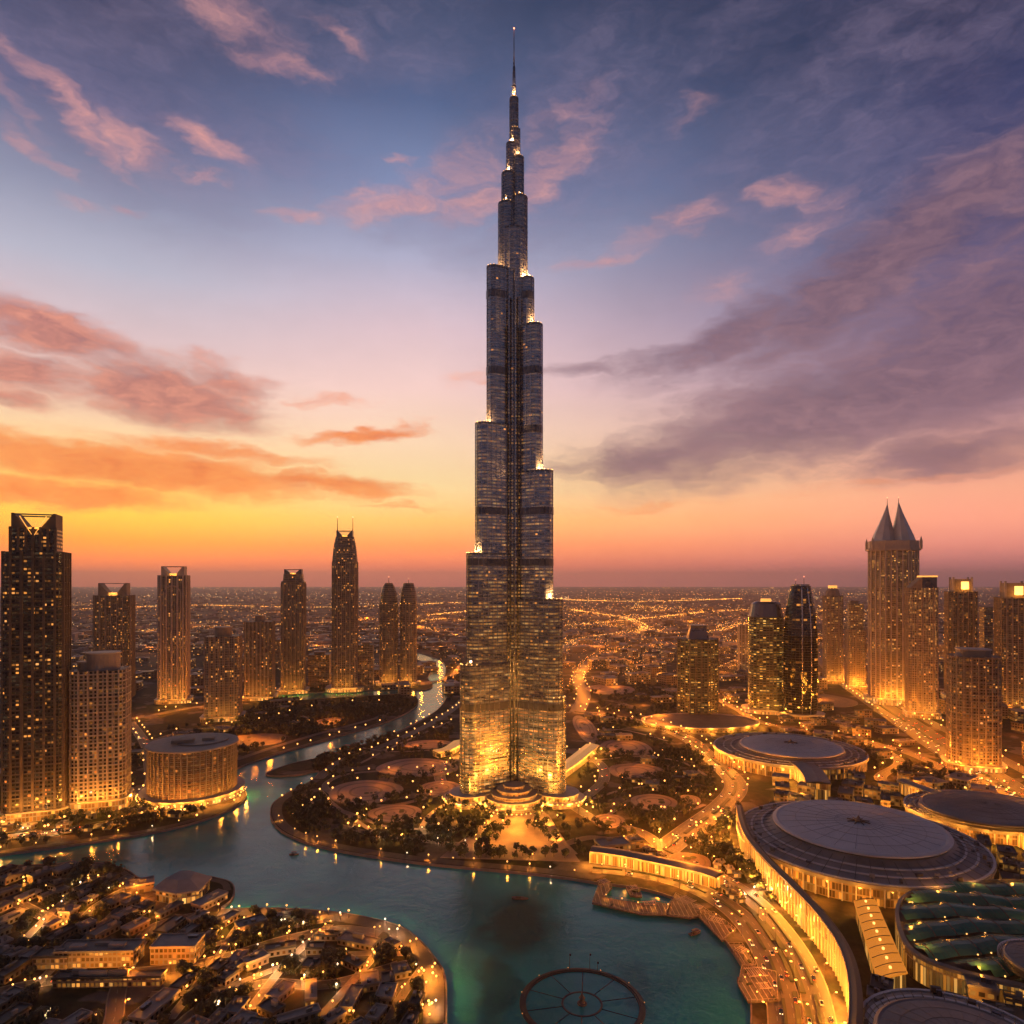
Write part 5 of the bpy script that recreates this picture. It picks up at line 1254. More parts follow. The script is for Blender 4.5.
# the long souk hall first
icen = G(290, 1000)
soukw = facade_mat('souk_wall', wall=(0.26, 0.17, 0.10), glass=(0.08, 0.05, 0.02), fh=3.4, bw=2.6, wx=0.7, wy=0.6, lit=0.6, power=1.6, warm=(1.0, 0.36, 0.05), cold=(1.0, 0.55, 0.16), seed=77.0)
for i, (px, py, w, d, h) in enumerate(((100, 962, 46, 13, 9), (178, 958, 26, 15, 10), (110, 984, 60, 7, 5), (55, 965, 20, 10, 7))):
    p = G(px, py); low_block(p.x, p.y, w, d, h, 0.03, ['long pale roofed souk hall with lit arcades', 'broad pale roofed souk block at the end of the long hall', 'low colonnade in front of the long souk hall', 'small dark roofed souk block at the head of the long hall'][i], None, 'souk_hall', 'souk', ['roof_grey', 'roof_pale', 'roof_dark', 'roof_dark'][i], wall=soukw)
for k in range(9): p = G(70 + 17 * k, 978); light(p.x, p.y, 4, 3800, AMBER, .6)
vill = [('villa with a pale flat roof among the trees of the old town island', 'roof_pale'), ('villa with a dark flat roof among the trees of the old town island', 'roof_dark'), ('villa with a grey flat roof among the trees of the old town island', 'roof_grey')]
cnt = 0
for _ in range(5000):
    px, py = rb.uniform(-20, 446), rb.uniform(868, 1060); p = G(px, py)
    if not inside(p, isle_poly): continue
    w, d = rb.uniform(9, 26), rb.uniform(5, 10)
    if taken(p.x, p.y, w * .34) or near_road(p.x, p.y, w * .34): continue
    v = rb.choice(vill); a = isle_ang + rb.uniform(-.18, .18)
    if px > 250: a = math.atan2(p.y - icen.y, p.x - icen.x) + PI / 2 + rb.uniform(-.1, .1)
    low_block(p.x, p.y, w, d, rb.uniform(2.8, 4.6), a, 'low ' + v[0], v[1].replace('roof_', '') + ' roofed villas of the old town island', 'villa', 'villa', v[1], rb, mk[rb.choice(('sand', 'clay'))])
    cnt += 1
    if cnt > 135: break

# low blocks on the other banks
zones = [
    ('low block on the west bank behind the shore road', 'low blocks of the west bank', [(-60, 812), (0, 815), (150, 780), (150, 740), (60, 745), (-60, 770)], 26, (12, 28), (6, 14)),
    ('low block on the garden bank of the canal', 'low blocks of the garden bank', [(150, 735), (235, 722), (300, 706), (310, 735), (250, 755), (235, 760)], 10, (12, 26), (4, 8)),
    ('low block in the park right of the tall tower', 'low blocks of the tower park', [(575, 700), (640, 690), (660, 712), (700, 740), (705, 760), (690, 810), (600, 800)], 12, (10, 24), (4, 8)),
    ('low block between the bank tower and the highway', 'low blocks along the highway', [(700, 690), (810, 690), (900, 735), (1030, 800), (1030, 830), (900, 775), (860, 745), (760, 728)], 34, (14, 34), (5, 12)),
    ('low block on the far side of the highway', 'low blocks behind the highway', [(830, 660), (1030, 660), (1100, 790), (1000, 770), (900, 705)], 30, (16, 40), (8, 26)),
    ('pavilion between the shore road and the west towers', 'pavilions of the west bank', [(-60, 850), (0, 846), (100, 832), (210, 812), (150, 800), (60, 808), (-60, 822)], 14, (6, 14), (3, 5)),
    ('kiosk on the quay plaza by the mall front', 'kiosks of the quay plaza', [(640, 850), (720, 862), (790, 925), (770, 920), (700, 885)], 14, (5, 9), (3, 4.5)),
]
for lab, grp, pp, n_, ws, hs in zones:
    poly = [G(*q_) for q_ in pp]; x0, x1 = min(q_[0] for q_ in pp), max(q_[0] for q_ in pp); y0, y1 = min(q_[1] for q_ in pp), max(q_[1] for q_ in pp); k = 0
    for _ in range(2500):
        p = G(rb.uniform(x0, x1), rb.uniform(y0, y1))
        if not inside(p, poly) or in_lake(p.x, p.y): continue
        w, d = rb.uniform(*ws), rb.uniform(*ws) * .7
        if taken(p.x, p.y, w * .5) or near_road(p.x, p.y, w * .5): continue
        rm = rb.choice(('roof_dark', 'roof_grey', 'roof_pale')); low_block(p.x, p.y, w, d, rb.uniform(*hs), rb.uniform(-.6, .6), {'roof_dark': 'dark', 'roof_grey': 'grey', 'roof_pale': 'pale'}[rm] + ' roofed ' + lab, {'roof_dark': 'dark', 'roof_grey': 'grey', 'roof_pale': 'pale'}[rm] + ' roofed ' + grp, 'low_building', 'building', rm, rb)
        k += 1
        if k >= n_: break

# nearest part of the plain behind: single blocks
farwall = facade_mat('far_wall', wall=(0.17, 0.13, 0.11), glass=(0.03, 0.025, 0.02), fh=5.0, bw=6.0, wx=.6, wy=.5, lit=.22, power=2.4, seed=51.0, warm=(1.0, .42, .08), cold=(1.0, .75, .35))
k = 0
protos = []
for i in range(8):
    w, d, h = rb.uniform(24, 60), rb.uniform(16, 34), rb.choice((8, 10, 12, 16, 24, 34)); mb = MB(); mb.prism(rrect(w, d), 0, h, 0, 1); mb.box((w * .15, 0, h), (w * .3, d * .4, 3), 0, 1); mb.prism(rrect(w + 1.5, d + 1.5), h - .5, h + .7, 1, bot=True)
    protos.append((mb.mesh('city_block', [farwall, M[('roof_grey', 'roof_pale', 'roof_dark')[i % 3]]]), ('grey', 'pale', 'dark')[i % 3], w))
while k < 250:
    px, py = rb.uniform(-20, 1044), rb.triangular(640, 708, 668); p = G(px, py)
    if in_lake(p.x, p.y) or taken(p.x, p.y, 24) or near_road(p.x, p.y, 22): 
        k += .02; continue
    me, nm, w = rb.choice(protos); o = bpy.data.objects.new('city_block', me); C.objects.link(o); o.location = (p.x, p.y, 0); o.rotation_euler = (0, 0, rb.choice((0.3, 0.3 + PI / 2)) + rb.uniform(-.2, .2))
    side_n = 'left' if px < 512 else 'right'
    tag(o, nm + (' roofed low city block on the plain behind the canal side towers' if px < 512 else ' roofed low city block on the plain behind the highway side towers'), 'building', nm + ' roofed city blocks ' + ('behind the canal towers' if px < 512 else 'behind the highway towers')); OCC.append((p.x, p.y, w * .5)); k += 1

# the rest of the city as one mass of roofs
mb = MB(); rc = random.Random(5)
for _ in range(6500):
    py = 590 + 62 * rc.random() ** 1.3; px = rc.uniform(-30, 1054); p = G(px, py)
    if near_road(p.x, p.y, 12): continue
    w, d = rc.uniform(14, 60), rc.uniform(12, 40); h = rc.choice((5, 6, 8, 8, 10, 12, 18)) * (1.6 if rc.random() < .04 else 1)
    mb.box((p.x, p.y, 0), (w, d, h), .3 + rc.choice((0, .8)) + rc.uniform(-.1, .1), rc.choice((0, 0, 1, 2)))
tag(mb.build('distant_city', [M['roof_dark'], M['roof_grey'], M['roof_pale']]), 'low roofs of the city spreading to the horizon', 'city', kind='stuff')

# lights of the distant city: lamp heads along its streets
mb = MB()
def far_lamp(x, y, z, r, mi):
    b = len(mb.v); mb.v += [(x, y, z + r), (x + r, y, z), (x, y - r, z), (x - r, y, z), (x, y + r, z), (x, y, z - r)]
    for a, c_ in ((1, 2), (2, 3), (3, 4), (4, 1)): mb.face((b, b + c_, b + a), None, mi); mb.face((b + 5, b + a, b + c_), None, mi)
def lamp_r(Y, k=1.0): return max(.8, Y * .00052) * k
for _ in range(330):          # streets
    py = 588 + 80 * rc.random() ** 1.5; px = rc.uniform(-60, 1084); p = G(px, py); a = rc.choice((.3, .3 + PI / 2, 1.05, -.15)) + rc.gauss(0, .12)
    L_ = rc.uniform(.15, .8) * p.y; n_ = int(rc.uniform(6, 22)); mi = rc.choice((0, 0, 0, 1, 2)); br = rc.uniform(.6, 1.15); bend = rc.uniform(-.5, .5)
    for i in range(n_):
        t = i / n_; aa = a + bend * t; x = p.x + math.cos(aa) * L_ * t; y = p.y + math.sin(aa) * L_ * t + rc.gauss(0, 6)
        if y > 1350 and y < 39000: far_lamp(x, y, 9, lamp_r(y, br * rc.uniform(.6, 1.2)), mi)
for _ in range(60):           # lit quarters
    py = 592 + 62 * rc.random() ** 1.2; px = rc.choice((rc.uniform(-20, 1044), rc.uniform(560, 1044), rc.uniform(560, 720))); p = G(px, py)
    sx, sy = p.y * rc.uniform(.01, .05), p.y * rc.uniform(.02, .09)
    for i in range(int(rc.uniform(8, 34))):
        y = p.y + rc.gauss(0, sy); x = p.x + rc.gauss(0, sx)
        if y > 1350 and y < 39000: far_lamp(x, y, 10, lamp_r(y, rc.uniform(.6, 1.3)), rc.choice((0, 0, 1)))
for _ in range(2600):         # single lamps
    py = 588 + 90 * rc.random() ** 1.3; p = G(rc.uniform(-20, 1044), py)
    if p.y < 39000 and not in_lake(p.x, p.y): far_lamp(p.x, p.y, rc.uniform(6, 16), lamp_r(p.y, rc.uniform(.4, 1.0)), rc.choice((0, 0, 1, 2)))
FR = [[(562, 654), (580, 641), (612, 636), (645, 629), (625, 619), (600, 615), (568, 610)], [(640, 629), (700, 635), (760, 622), (830, 618)], [(575, 690), (590, 662), (620, 650), (660, 648), (700, 646), (760, 640), (820, 636), (900, 640)],
      [(560, 627), (600, 624), (660, 618), (720, 612), (800, 609)], [(410, 618), (450, 614), (470, 612)], [(400, 626), (440, 620), (470, 622)], [(60, 640), (130, 634), (200, 628), (300, 625), (380, 620)], [(360, 632), (400, 628), (430, 630), (460, 640)],
      [(570, 670), (610, 668), (650, 664), (700, 662)], [(820, 612), (900, 616), (1040, 610)], [(560, 600), (640, 602), (740, 599)], [(840, 660), (900, 652), (1040, 655)], [(80, 610), (200, 606), (330, 608), (460, 603)], [(720, 672), (750, 655), (742, 640), (770, 628)], [(230, 650), (280, 645), (330, 650)]]
for fr_ in FR:
    pth = wpath(fr_, 6)
    for off in (-1, 1):
        for p, d in resample(side(pth, off * (8 + p.y * .004) if False else off * 14), 20):
            if rc.random() < .8: far_lamp(p.x + rc.gauss(0, 4), p.y + rc.gauss(0, 6), 9, lamp_r(p.y, rc.uniform(.7, 1.2)), rc.choice((0, 1, 1)))
    for p, d in resample(pth, max(220, 0.05 * pth[0].y)): light(p.x, p.y, 24, 60 * p.y, ORANGE, 3.0)
tag(mb.build('distant_street_lights', [M['lamp_far'], emat('lamp_far_gold', (1.0, .44, .08), 3.0), emat('lamp_far_white', (1.0, .60, .26), 2.4)]), 'countless small lamps of the distant city streets', 'street lights', kind='stuff')
# unseen lights hung over the far city, standing in for its lit quarters
for px, py, w_ in ((600, 650, 3e5), (640, 642, 3e5), (580, 670, 2e5), (700, 645, 3e5), (760, 640, 3e5), (820, 640, 3e5), (880, 650, 2.4e5), (950, 655, 2.4e5), (1000, 665, 2e5), (730, 665, 2e5), (620, 625, 8e5), (690, 622, 8e5), (780, 618, 9e5), (590, 612, 1.6e6),
                   (660, 610, 1.6e6), (250, 645, 2e5), (310, 640, 2e5), (150, 650, 2e5), (440, 650, 1.6e5), (350, 620, 6e5), (280, 612, 9e5), (100, 618, 6e5), (900, 612, 1.2e6), (1000, 618, 8e5), (760, 665, 2e5), (660, 680, 1.2e5), (630, 668, 1.6e5)):
    p = G(px, py); light(p.x, p.y, 26 + p.y * .006, w_, ORANGE, 4.0)

# ================================================================== STREET LAMPS
rl = random.Random(11)
def make_lamp(kind):
    """street lamp: a tapered post with a curved arm; promenade lamp: a post with a globe"""
    root = thing('street_lamp' if kind == 'arm' else 'promenade_lamp', '-', 'lamp')
    mb = MB()
    if kind == 'arm':
        mb.tube([(0, 0, 0), (0, 0, 8.0)], .16, 5, r1=.09); mb.tube([(0, 0, 8.0), (.5, 0, 8.8), (1.6, 0, 9.1)], .08, 4); mb.prism(circ(.32, 6), 0, .5)
    else:
        mb.tube([(0, 0, 0), (0, 0, 4.6)], .12, 5, r1=.08); mb.prism(circ(.28, 6), 0, .5); mb.prism(circ(.25, 6), 4.5, 4.7)
    post = mb.build('post', M['iron'], root)
    mb = MB()
    HM = M['lamp'] if kind != 'white' else M['lamp_white']
    if kind == 'arm': mb.ball((1.7, 0, 8.95), .62, 1.3, 1, .55, 6, 4)
    else: mb.ball((0, 0, 5.15), .62, seg=6, rg=4)
    hd = mb.build('lamp_head', HM, root)
    return root, [(post, []), (hd, [])]
M['lamp_white'] = emat('lamp_white', (1.0, 0.80, 0.52), 2.6)
LP = {'arm': make_lamp('arm'), 'globe': make_lamp('globe'), 'white': make_lamp('white')}
first = {'arm': True, 'globe': True, 'white': True}
spots = []
def lamps_along(path, off, step, kind, label, group, watts, pri=0, ymax=1300, every=1):
    i = 0
    for p, d in resample(side(path, off), step, rl.uniform(0, step)):
        p = p + d * rl.uniform(-.22, .22) * step
        if rl.random() < .12: continue
        if in_lake(p.x, p.y) or p.y > ymax or p.y < 330: continue
        u = 512 + F * p.x / p.y
        if -20 < u < 1044: spots.append((p.y + pri, p.x, p.y, math.atan2(d.y, d.x) + (PI / 2 if off < 0 else -PI / 2), kind, label, group, watts if i % every == 0 else 0)); i += 1
W0 = 9000
lamps_along(P['prom_isle'], 0.5, 21, 'globe', 'globe lamp on the curved quay of the tall tower island', 'globe lamps on the quay of the tall tower island', 3600)
lamps_along(P['prom_south'], 1.0, 22, 'globe', 'globe lamp on the round quay of the old town island', 'globe lamps on the quay of the old town island', 3600)
lamps_along(P['prom_west'], 1.0, 22, 'globe', 'globe lamp on the west bank quay', 'globe lamps on the west bank quay', 4200)
lamps_along(P['prom_bank'], 0, 30, 'globe', 'globe lamp on the garden bank of the canal', 'globe lamps on the canal garden bank', 4500)
lamps_along(P['prom_canal'], 0, 30, 'globe', 'globe lamp on the tower side of the canal', 'globe lamps on the tower side of the canal', 4500)
for rn, lab, st, wt, y_ in (('quay_curve', 'curved quay road', 20, 7000, 1300), ('mall_front', 'road before the golden mall front', 20, 9000, 1300), ('boulevard', 'wide boulevard past the domed halls', 24, 46000, 1300),
                            ('west_shore', 'west bank shore road', 24, 26000, 1300), ('west_inner', 'inner west bank road', 28, 20000, 1300), ('east_bank', 'road beside the canal', 28, 26000, 1400),
                            ('tower_ring', 'ring road around the tall tower', 24, 26000, 1300), ('plaza_walk', 'walk from the tall tower to the quay plaza', 22, 22000, 1300), ('south_walk', 'walk behind the waterfront arcade', 24, 11000, 1300),
                            ('isle_spine', 'main lane of the old town island', 30, 9000, 1300), ('isle_low', 'lower lane of the old town island', 30, 9000, 1300), ('isle_cross', 'north lane of the old town island', 28, 10000, 1300), ('isle_back', 'back lane of the old town island', 34, 9000, 1300),
                            ('highway', 'wide highway', 34, 56000, 1500), ('highway_side', 'road beside the wide highway', 40, 26000, 1500), ('tower_link', 'road under the office towers', 38, 42000, 1500), ('east_lane', 'lane behind the domed halls', 32, 28000, 1500),
                            ('north_avenue', 'avenue behind the tall tower', 50, 50000, 1700), ('west_avenue', 'avenue under the distant towers', 42, 60000, 1500), ('garden_road', 'garden road north of the canal', 42, 44000, 1500)):
    path = P[rn]; w_ = [r[1] for r in ROADS if r[0] is path][0]
    lamps_along(path, w_ + 1, st, 'arm', 'arm street lamp along the ' + lab, 'arm street lamps along the ' + lab, wt, 0, y_)
    if w_ > 6: lamps_along(path, -w_ - 1, st * 1.3, 'arm', 'arm street lamp along the ' + lab, 'arm street lamps along the ' + lab, wt * .6, 60, y_)
for k_ in range(9): lamps_along(P['lane%d' % k_], 3, 34, 'globe', 'globe lamp on a diagonal lane of the old town island', 'globe lamps on the diagonal lanes', 4500)
for k_ in range(11): lamps_along(P['walk%d' % k_], 3, 34, 'globe', 'globe lamp on a winding walk around the tall tower', 'globe lamps on the winding walks', 15000)
lamps_along(P['garden_walk'], 3, 26, 'globe', 'globe lamp on the straight garden walk before the tall tower', 'globe lamps on the straight garden walk', 2600)
lamps_along(P['garden_loop'], 3, 26, 'globe', 'globe lamp on the looping path of the gardens', 'globe lamps on the looping garden path', 3200)
# scattered garden and courtyard lamps
for pp, n_, lab, grp, wt in ((((0, 872), (130, 870), (230, 912), (350, 918), (440, 960), (440, 1024), (0, 1024)), 130, 'globe lamp in a courtyard of the old town island', 'globe lamps in the old town courtyards', 5500),
                         (((300, 790), (440, 765), (560, 815), (560, 862), (380, 850), (290, 825)), 34, 'globe lamp among the trees of the tower gardens', 'globe lamps among the garden trees', 9000),
                         (((590, 730), (690, 750), (700, 790), (660, 840), (585, 830)), 34, 'globe lamp among the trees of the right hand park', 'globe lamps in the right hand park', 20000),
                         (((655, 845), (735, 800), (745, 850), (790, 905), (800, 960), (740, 890)), 34, 'globe lamp on the plaza by the golden mall front', 'globe lamps on the mall plaza', 16000),
                         (((0, 800), (150, 770), (240, 780), (200, 812), (100, 830), (0, 845)), 44, 'globe lamp on the lit west bank terrace', 'globe lamps on the west bank terrace', 11000),
                         (((690, 690), (860, 730), (1024, 800), (1024, 840), (880, 760), (740, 735)), 30, 'globe lamp beside the lane behind the domed halls', 'globe lamps behind the domed halls', 9000)):
    poly = [G(*q_) for q_ in pp]; k = 0
    x0, x1, y0, y1 = min(q_[0] for q_ in pp), max(q_[0] for q_ in pp), min(q_[1] for q_ in pp), max(q_[1] for q_ in pp)
    while k < n_:
        p = G(rl.uniform(x0, x1), rl.uniform(y0, y1)); k += .05
        if inside(p, poly) and not in_lake(p.x, p.y) and not taken(p.x, p.y, 1.5): spots.append((p.y + 30, p.x, p.y, 0, 'globe', lab, grp, wt * rl.choice((.5, 1, 1.6)))); k += .95
spots.sort()
small = MB(); nl = 0
for i, (_, x, y, rz, kind, lab, grp, wt) in enumerate(spots):
    if kind == 'globe' and rl.random() < .24: kind, lab, grp = 'white', 'white ' + lab, 'white ' + grp
    if i < 298:
        root, ch = LP[kind]
        if first[kind]: first[kind] = False; root.location = (x, y, 0.1); root.rotation_euler = (0, 0, rz); tag(root, lab, 'lamp', grp)
        else: link_copy(root, ch, (x, y, 0.1), rz, lab, grp, 'lamp', rl.uniform(.8, 1.1))
    else:
        hh = 9 if kind == 'arm' else 5
        b = len(small.v); r = .75 + .0004 * y; small.tube([(x, y, 0), (x, y, hh - r)], .15, 3, 1); small.ball((x, y, hh), r, seg=5, rg=3, mi=0)
    wt *= .95
    if wt > 0: light(x, y, 8.2 if kind == 'arm' else 4.3, wt, ORANGE if kind == 'arm' else (AMBER if kind == 'globe' else (1.0, .62, .30)), .35); nl += 1
for pl_, c_, ex_, ey_ in PLZ: light(c_.x - ex_ * .6, c_.y - ey_ * .4, 10, 7000 * (c_.y / 700) ** 2, ORANGE, 1.0); light(c_.x + ex_ * .3, c_.y + ey_ * .5, 13, 10000 * (c_.y / 700) ** 2, ORANGE, 1.0)  # unseen lights added over each plaza to turn its paving orange
tag(small.build('far_street_lamps', [M['lamp'], M['iron']]), 'many small street lamps along the roads beyond the tall tower', 'street lights', kind='stuff')
print('LAMPS', len(spots), 'lights', nl)

for rn, st_, wt_, hh_ in (('highway', 30, 27000, 16), ('north_avenue', 60, 26000, 18), ('boulevard', 26, 22000, 13), ('tower_link', 34, 42000, 13), ('highway_side', 40, 24000, 14), ('west_avenue', 44, 40000, 13), ('east_lane', 30, 26000, 12)):  # unseen lights added above the road middles to brighten the asphalt
    for p, d in resample(P[rn], st_, 9):
        if 500 < p.y < 1900 and abs(p.x / p.y) < .8 and not in_lake(p.x, p.y): light(p.x, p.y, hh_, wt_ * min(1.6, p.y / 1000), ORANGE, 1.5)
for px, py in ((255, 741), (240, 738), (270, 744), (330, 722), (820, 700), (600, 712), (640, 705), (660, 720), (590, 700), (350, 690), (300, 693), (700, 835), (690, 855), (670, 845), (720, 850), (690, 875), (720, 880), (655, 835)):  # bare point lights without fittings over plazas and roads
    p = G(px, py); light(p.x, p.y, 15, 26000 * (p.y / 700) ** 1.5, ORANGE, 2.0)
for px, py in ((1000, 700), (1015, 735), (1000, 765), (1020, 790), (965, 700), (940, 690), (1020, 760), (930, 760), (860, 720), (835, 690), (890, 740), (1010, 715), (985, 745)):  # unseen lights added to brighten the ground around the highway
    p = G(px, py); light(p.x, p.y, 22, 30000, ORANGE, 2.0)
# ================================================================== TREES
rt = random.Random(3)
def make_tree(kind, v):
    root = thing('palm_tree' if kind == 'palm' else 'broadleaf_tree', '-', 'tree'); rd = random.Random(v)
    mb = MB(); cr = MB()
    if kind == 'palm':
        h = 8.5; mb.tube([(0, 0, 0), (.2, .1, h * .5), (.1, 0, h)], .32, 6, r1=.2)
        for k in range(15):
            a = 2 * PI * k / 15 + rd.uniform(-.15, .15); up = rd.uniform(-.1, .7); pts = []
            for t in range(5):
                s_ = t / 4 * 3.6; pts.append(Vector((math.cos(a) * s_, math.sin(a) * s_, h + up * s_ - .22 * s_ * s_)))
            for t in range(4):
                n_ = Vector((-math.sin(a), math.cos(a), 0)); w0, w1 = .75 * (1 - .2 * t), .75 * (1 - .2 * (t + 1))
                for sg in (-1, 1):
                    cr.quad(pts[t], pts[t+1], pts[t+1] + n_ * sg * w1 - Vector((0, 0, .35 * w1)), pts[t] + n_ * sg * w0 - Vector((0, 0, .35 * w0)))
    else:
        h = rd.uniform(7.5, 10); r = rd.uniform(3.4, 4.4)
        mb.tube([(0, 0, 0), (.1, .2, h * .3), (-.1, .1, h * .55)], .34, 6, r1=.2)
        for k in range(5):
            a = 2 * PI * k / 5 + rd.random(); mb.tube([(0, .1, h * .3), (math.cos(a) * r * .5, math.sin(a) * r * .5, h * .62)], .16, 4, r1=.06)
        cen = [(rd.uniform(-.5, .5) * r, rd.uniform(-.5, .5) * r, h * .62 + rd.uniform(-.18, .3) * r, rd.uniform(.45, .7) * r) for _ in range(8)]
        for _ in range(330):
            c_ = rd.choice(cen); d = Vector((rd.gauss(0, 1), rd.gauss(0, 1), rd.gauss(0, 1))).normalized(); q_ = Vector(c_[:3]) + d * c_[3] * rd.uniform(.65, 1.05)
            u_ = d.cross(Vector((rd.gauss(0, 1), rd.gauss(0, 1), rd.gauss(0, 1)))).normalized(); w_ = d.cross(u_); s_ = rd.uniform(.35, .75)
            u_ = (u_ + d * rd.uniform(-.5, .5)) * s_; w_ = w_ * s_
            cr.quad(q_ - u_ - w_, q_ + u_ - w_, q_ + u_ * .6 + w_, q_ - u_ * .6 + w_)
    tr = mb.build('trunk', M['bark'], root); c_ = cr.build('crown', M['leaf_palm' if kind == 'palm' else 'leaf'], root)
    return root, [(tr, []), (c_, [])]
TR = [('broad', make_tree('broad', 1)), ('broad', make_tree('broad', 2)), ('broad', make_tree('broad', 4)), ('broad', make_tree('broad', 5)), ('palm', make_tree('palm', 3))]
used = [False] * 5
tzones = [
    (((-20, 870), (120, 866), (150, 895), (230, 912), (350, 918), (400, 934), (440, 962), (442, 1060), (-20, 1060)), 330, 'old town island'),
    (((280, 800), (330, 768), (452, 720), (455, 780), (455, 800), (560, 815), (590, 860), (480, 861), (380, 852), (300, 832)), 470, 'gardens left of the tall tower'),
    (((585, 735), (690, 745), (712, 770), (715, 795), (690, 820), (640, 842), (575, 830)), 330, 'park right of the tall tower'),
    (((240, 730), (300, 705), (400, 698), (420, 706), (380, 716), (260, 752), (236, 760)), 480, 'garden bank of the canal'),
    (((130, 740), (240, 715), (300, 690), (400, 682), (300, 700), (240, 740)), 160, 'garden road north of the canal'),
    (((400, 700), (440, 708), (330, 776), (300, 790), (320, 760)), 160, 'tower side of the canal'),
    (((560, 690), (700, 680), (705, 720), (600, 735)), 200, 'park behind the tall tower'),
    (((0, 780), (150, 745), (240, 760), (150, 815), (0, 835)), 240, 'west bank terrace'),
    (((-60, 856), (0, 850), (100, 836), (200, 816), (236, 800), (200, 806), (60, 828), (-60, 846)), 60, 'strip by the west bank quay'),
    (((640, 845), (740, 800), (740, 850), (800, 940), (815, 1060), (780, 1060), (760, 940), (700, 885)), 110, 'mall plaza'),
    (((720, 720), (900, 740), (1040, 800), (1040, 850), (880, 770)), 110, 'lanes behind the domed halls'),
    (((420, 655), (462, 650), (462, 700), (446, 700), (448, 670)), 90, 'head of the canal'),
]
tpos = []
for pp, n_, lab in tzones:
    poly = [G(*q_) for q_ in pp]; x0, x1, y0, y1 = min(q_[0] for q_ in pp), max(q_[0] for q_ in pp), min(q_[1] for q_ in pp), max(q_[1] for q_ in pp); k = 0
    cl = [G(rt.uniform(x0, x1), rt.uniform(y0, y1)) for _ in range(max(6, n_ // 12))]
    it = 0
    while k < n_ and it < n_ * 40:
        it += 1
        if rt.random() < .72:
            c_ = rt.choice(cl); p = Vector((c_.x + rt.gauss(0, 14 + c_.y * .012), c_.y + rt.gauss(0, 12 + c_.y * .016), 0))
        else: p = G(rt.uniform(x0, x1), rt.uniform(y0, y1))
        if not inside(p, poly) or in_lake(p.x, p.y) or taken(p.x, p.y, 2.6 if lab != 'west bank terrace' else 1.0) or near_road(p.x, p.y, 2.2): continue
        tpos.append((p.y, p.x, lab)); k += 1
tpos.sort()
tpos_vis = [t for t in tpos if abs(t[1] / t[0]) < .78 and F * H / t[0] + HZ < 1040]
shown = tpos_vis[:296]; rest = tpos_vis[296:]
for y, x, lab in shown:
    i = rt.randrange(4) if rt.random() < .78 else 4
    kind, (root, ch) = TR[i]; sc = rt.uniform(.55, 1.0); L = ('palm tree with spread fronds in the ' if kind == 'palm' else 'round dark crowned tree in the ') + lab; gname = ('palms in the ' if kind == 'palm' else 'round trees in the ') + lab
    if not used[i]: used[i] = True; root.location = (x, y, 0); root.scale = (sc,) * 3; tag(root, L, 'tree', gname)
    else: link_copy(root, ch, (x, y, 0), rt.uniform(0, 6.3), L, gname, 'tree', sc)
mb = MB()
rg_ = random.Random(8)
for y, x, lab in rest:
    s_ = rg_.uniform(.8, 1.3); n_ = 34 if y < 1000 else 18; big_ = .9 if y < 1000 else 1.5
    for _ in range(n_):
        d = Vector((rg_.gauss(0, 1), rg_.gauss(0, 1), rg_.gauss(0, .8))).normalized() * rg_.uniform(.5, 1.0) * 3.6 * s_; c_ = Vector((x, y, 5.4 * s_)) + d
        u_ = d.cross(Vector((rg_.gauss(0, 1), rg_.gauss(0, 1), rg_.gauss(0, 1)))).normalized() * big_; w_ = d.normalized().cross(u_.normalized()) * big_
        mb.quad(c_ - u_ - w_, c_ + u_ - w_, c_ + u_ * .6 + w_, c_ - u_ * .6 + w_)
    mb.box((x, y, 0), (.5, .5, 4), 0, 1)
tag(mb.build('distant_groves', [M['leaf'], M['bark']]), 'dark groves of round trees around the tall tower and along the canal', 'trees', kind='stuff')
print('TREES', len(tpos_vis))

# ================================================================== CARS
rcar = random.Random(17)
def make_car(colr):
    root = thing('parked_car' if False else 'car', '-', 'car'); m = M['car_' + colr]
    mb = MB(); mb.prism(rrect(4.5, 1.85, .45, 2), .35, .85, bot=True); mb.loft([[(x * k, y * kk, z) for x, y in rrect(4.45, 1.8, .45, 2)] for z, k, kk in ((.85, 1, 1), (1.0, .97, .93))]); b_ = mb.build('body', m, root)
    mb = MB(); mb.loft([[(x * k - .25, y * kk, z) for x, y in rrect(2.7, 1.62, .3, 2)] for z, k, kk in ((1.0, 1, 1), (1.45, .72, .86))]); cb = mb.build('cabin', M['car_glass'], root)
    ch = [(b_, []), (cb, [])]
    for sx in (-1.4, 1.4):
        for sy in (-.85, .85):
            mb = MB(); mb.tube([(sx, sy - .12, .34), (sx, sy + .12, .34)], .34, 8); ch.append((mb.build('wheel', M['rubber'], root), []))
    for sy in (-.6, .6):
        mb = MB(); mb.ball((2.2, sy, .72), .26, seg=5, rg=3); ch.append((mb.build('headlight', M['glow_white'], root), []))
        mb = MB(); mb.ball((-2.22, sy, .75), .22, seg=5, rg=3); ch.append((mb.build('tail_light', M['tail'], root), []))
    return root, ch
CARS = {c_: make_car(c_) for c_ in ('white', 'silver', 'black', 'red')}; cused = dict.fromkeys(CARS, False)
cpos = []
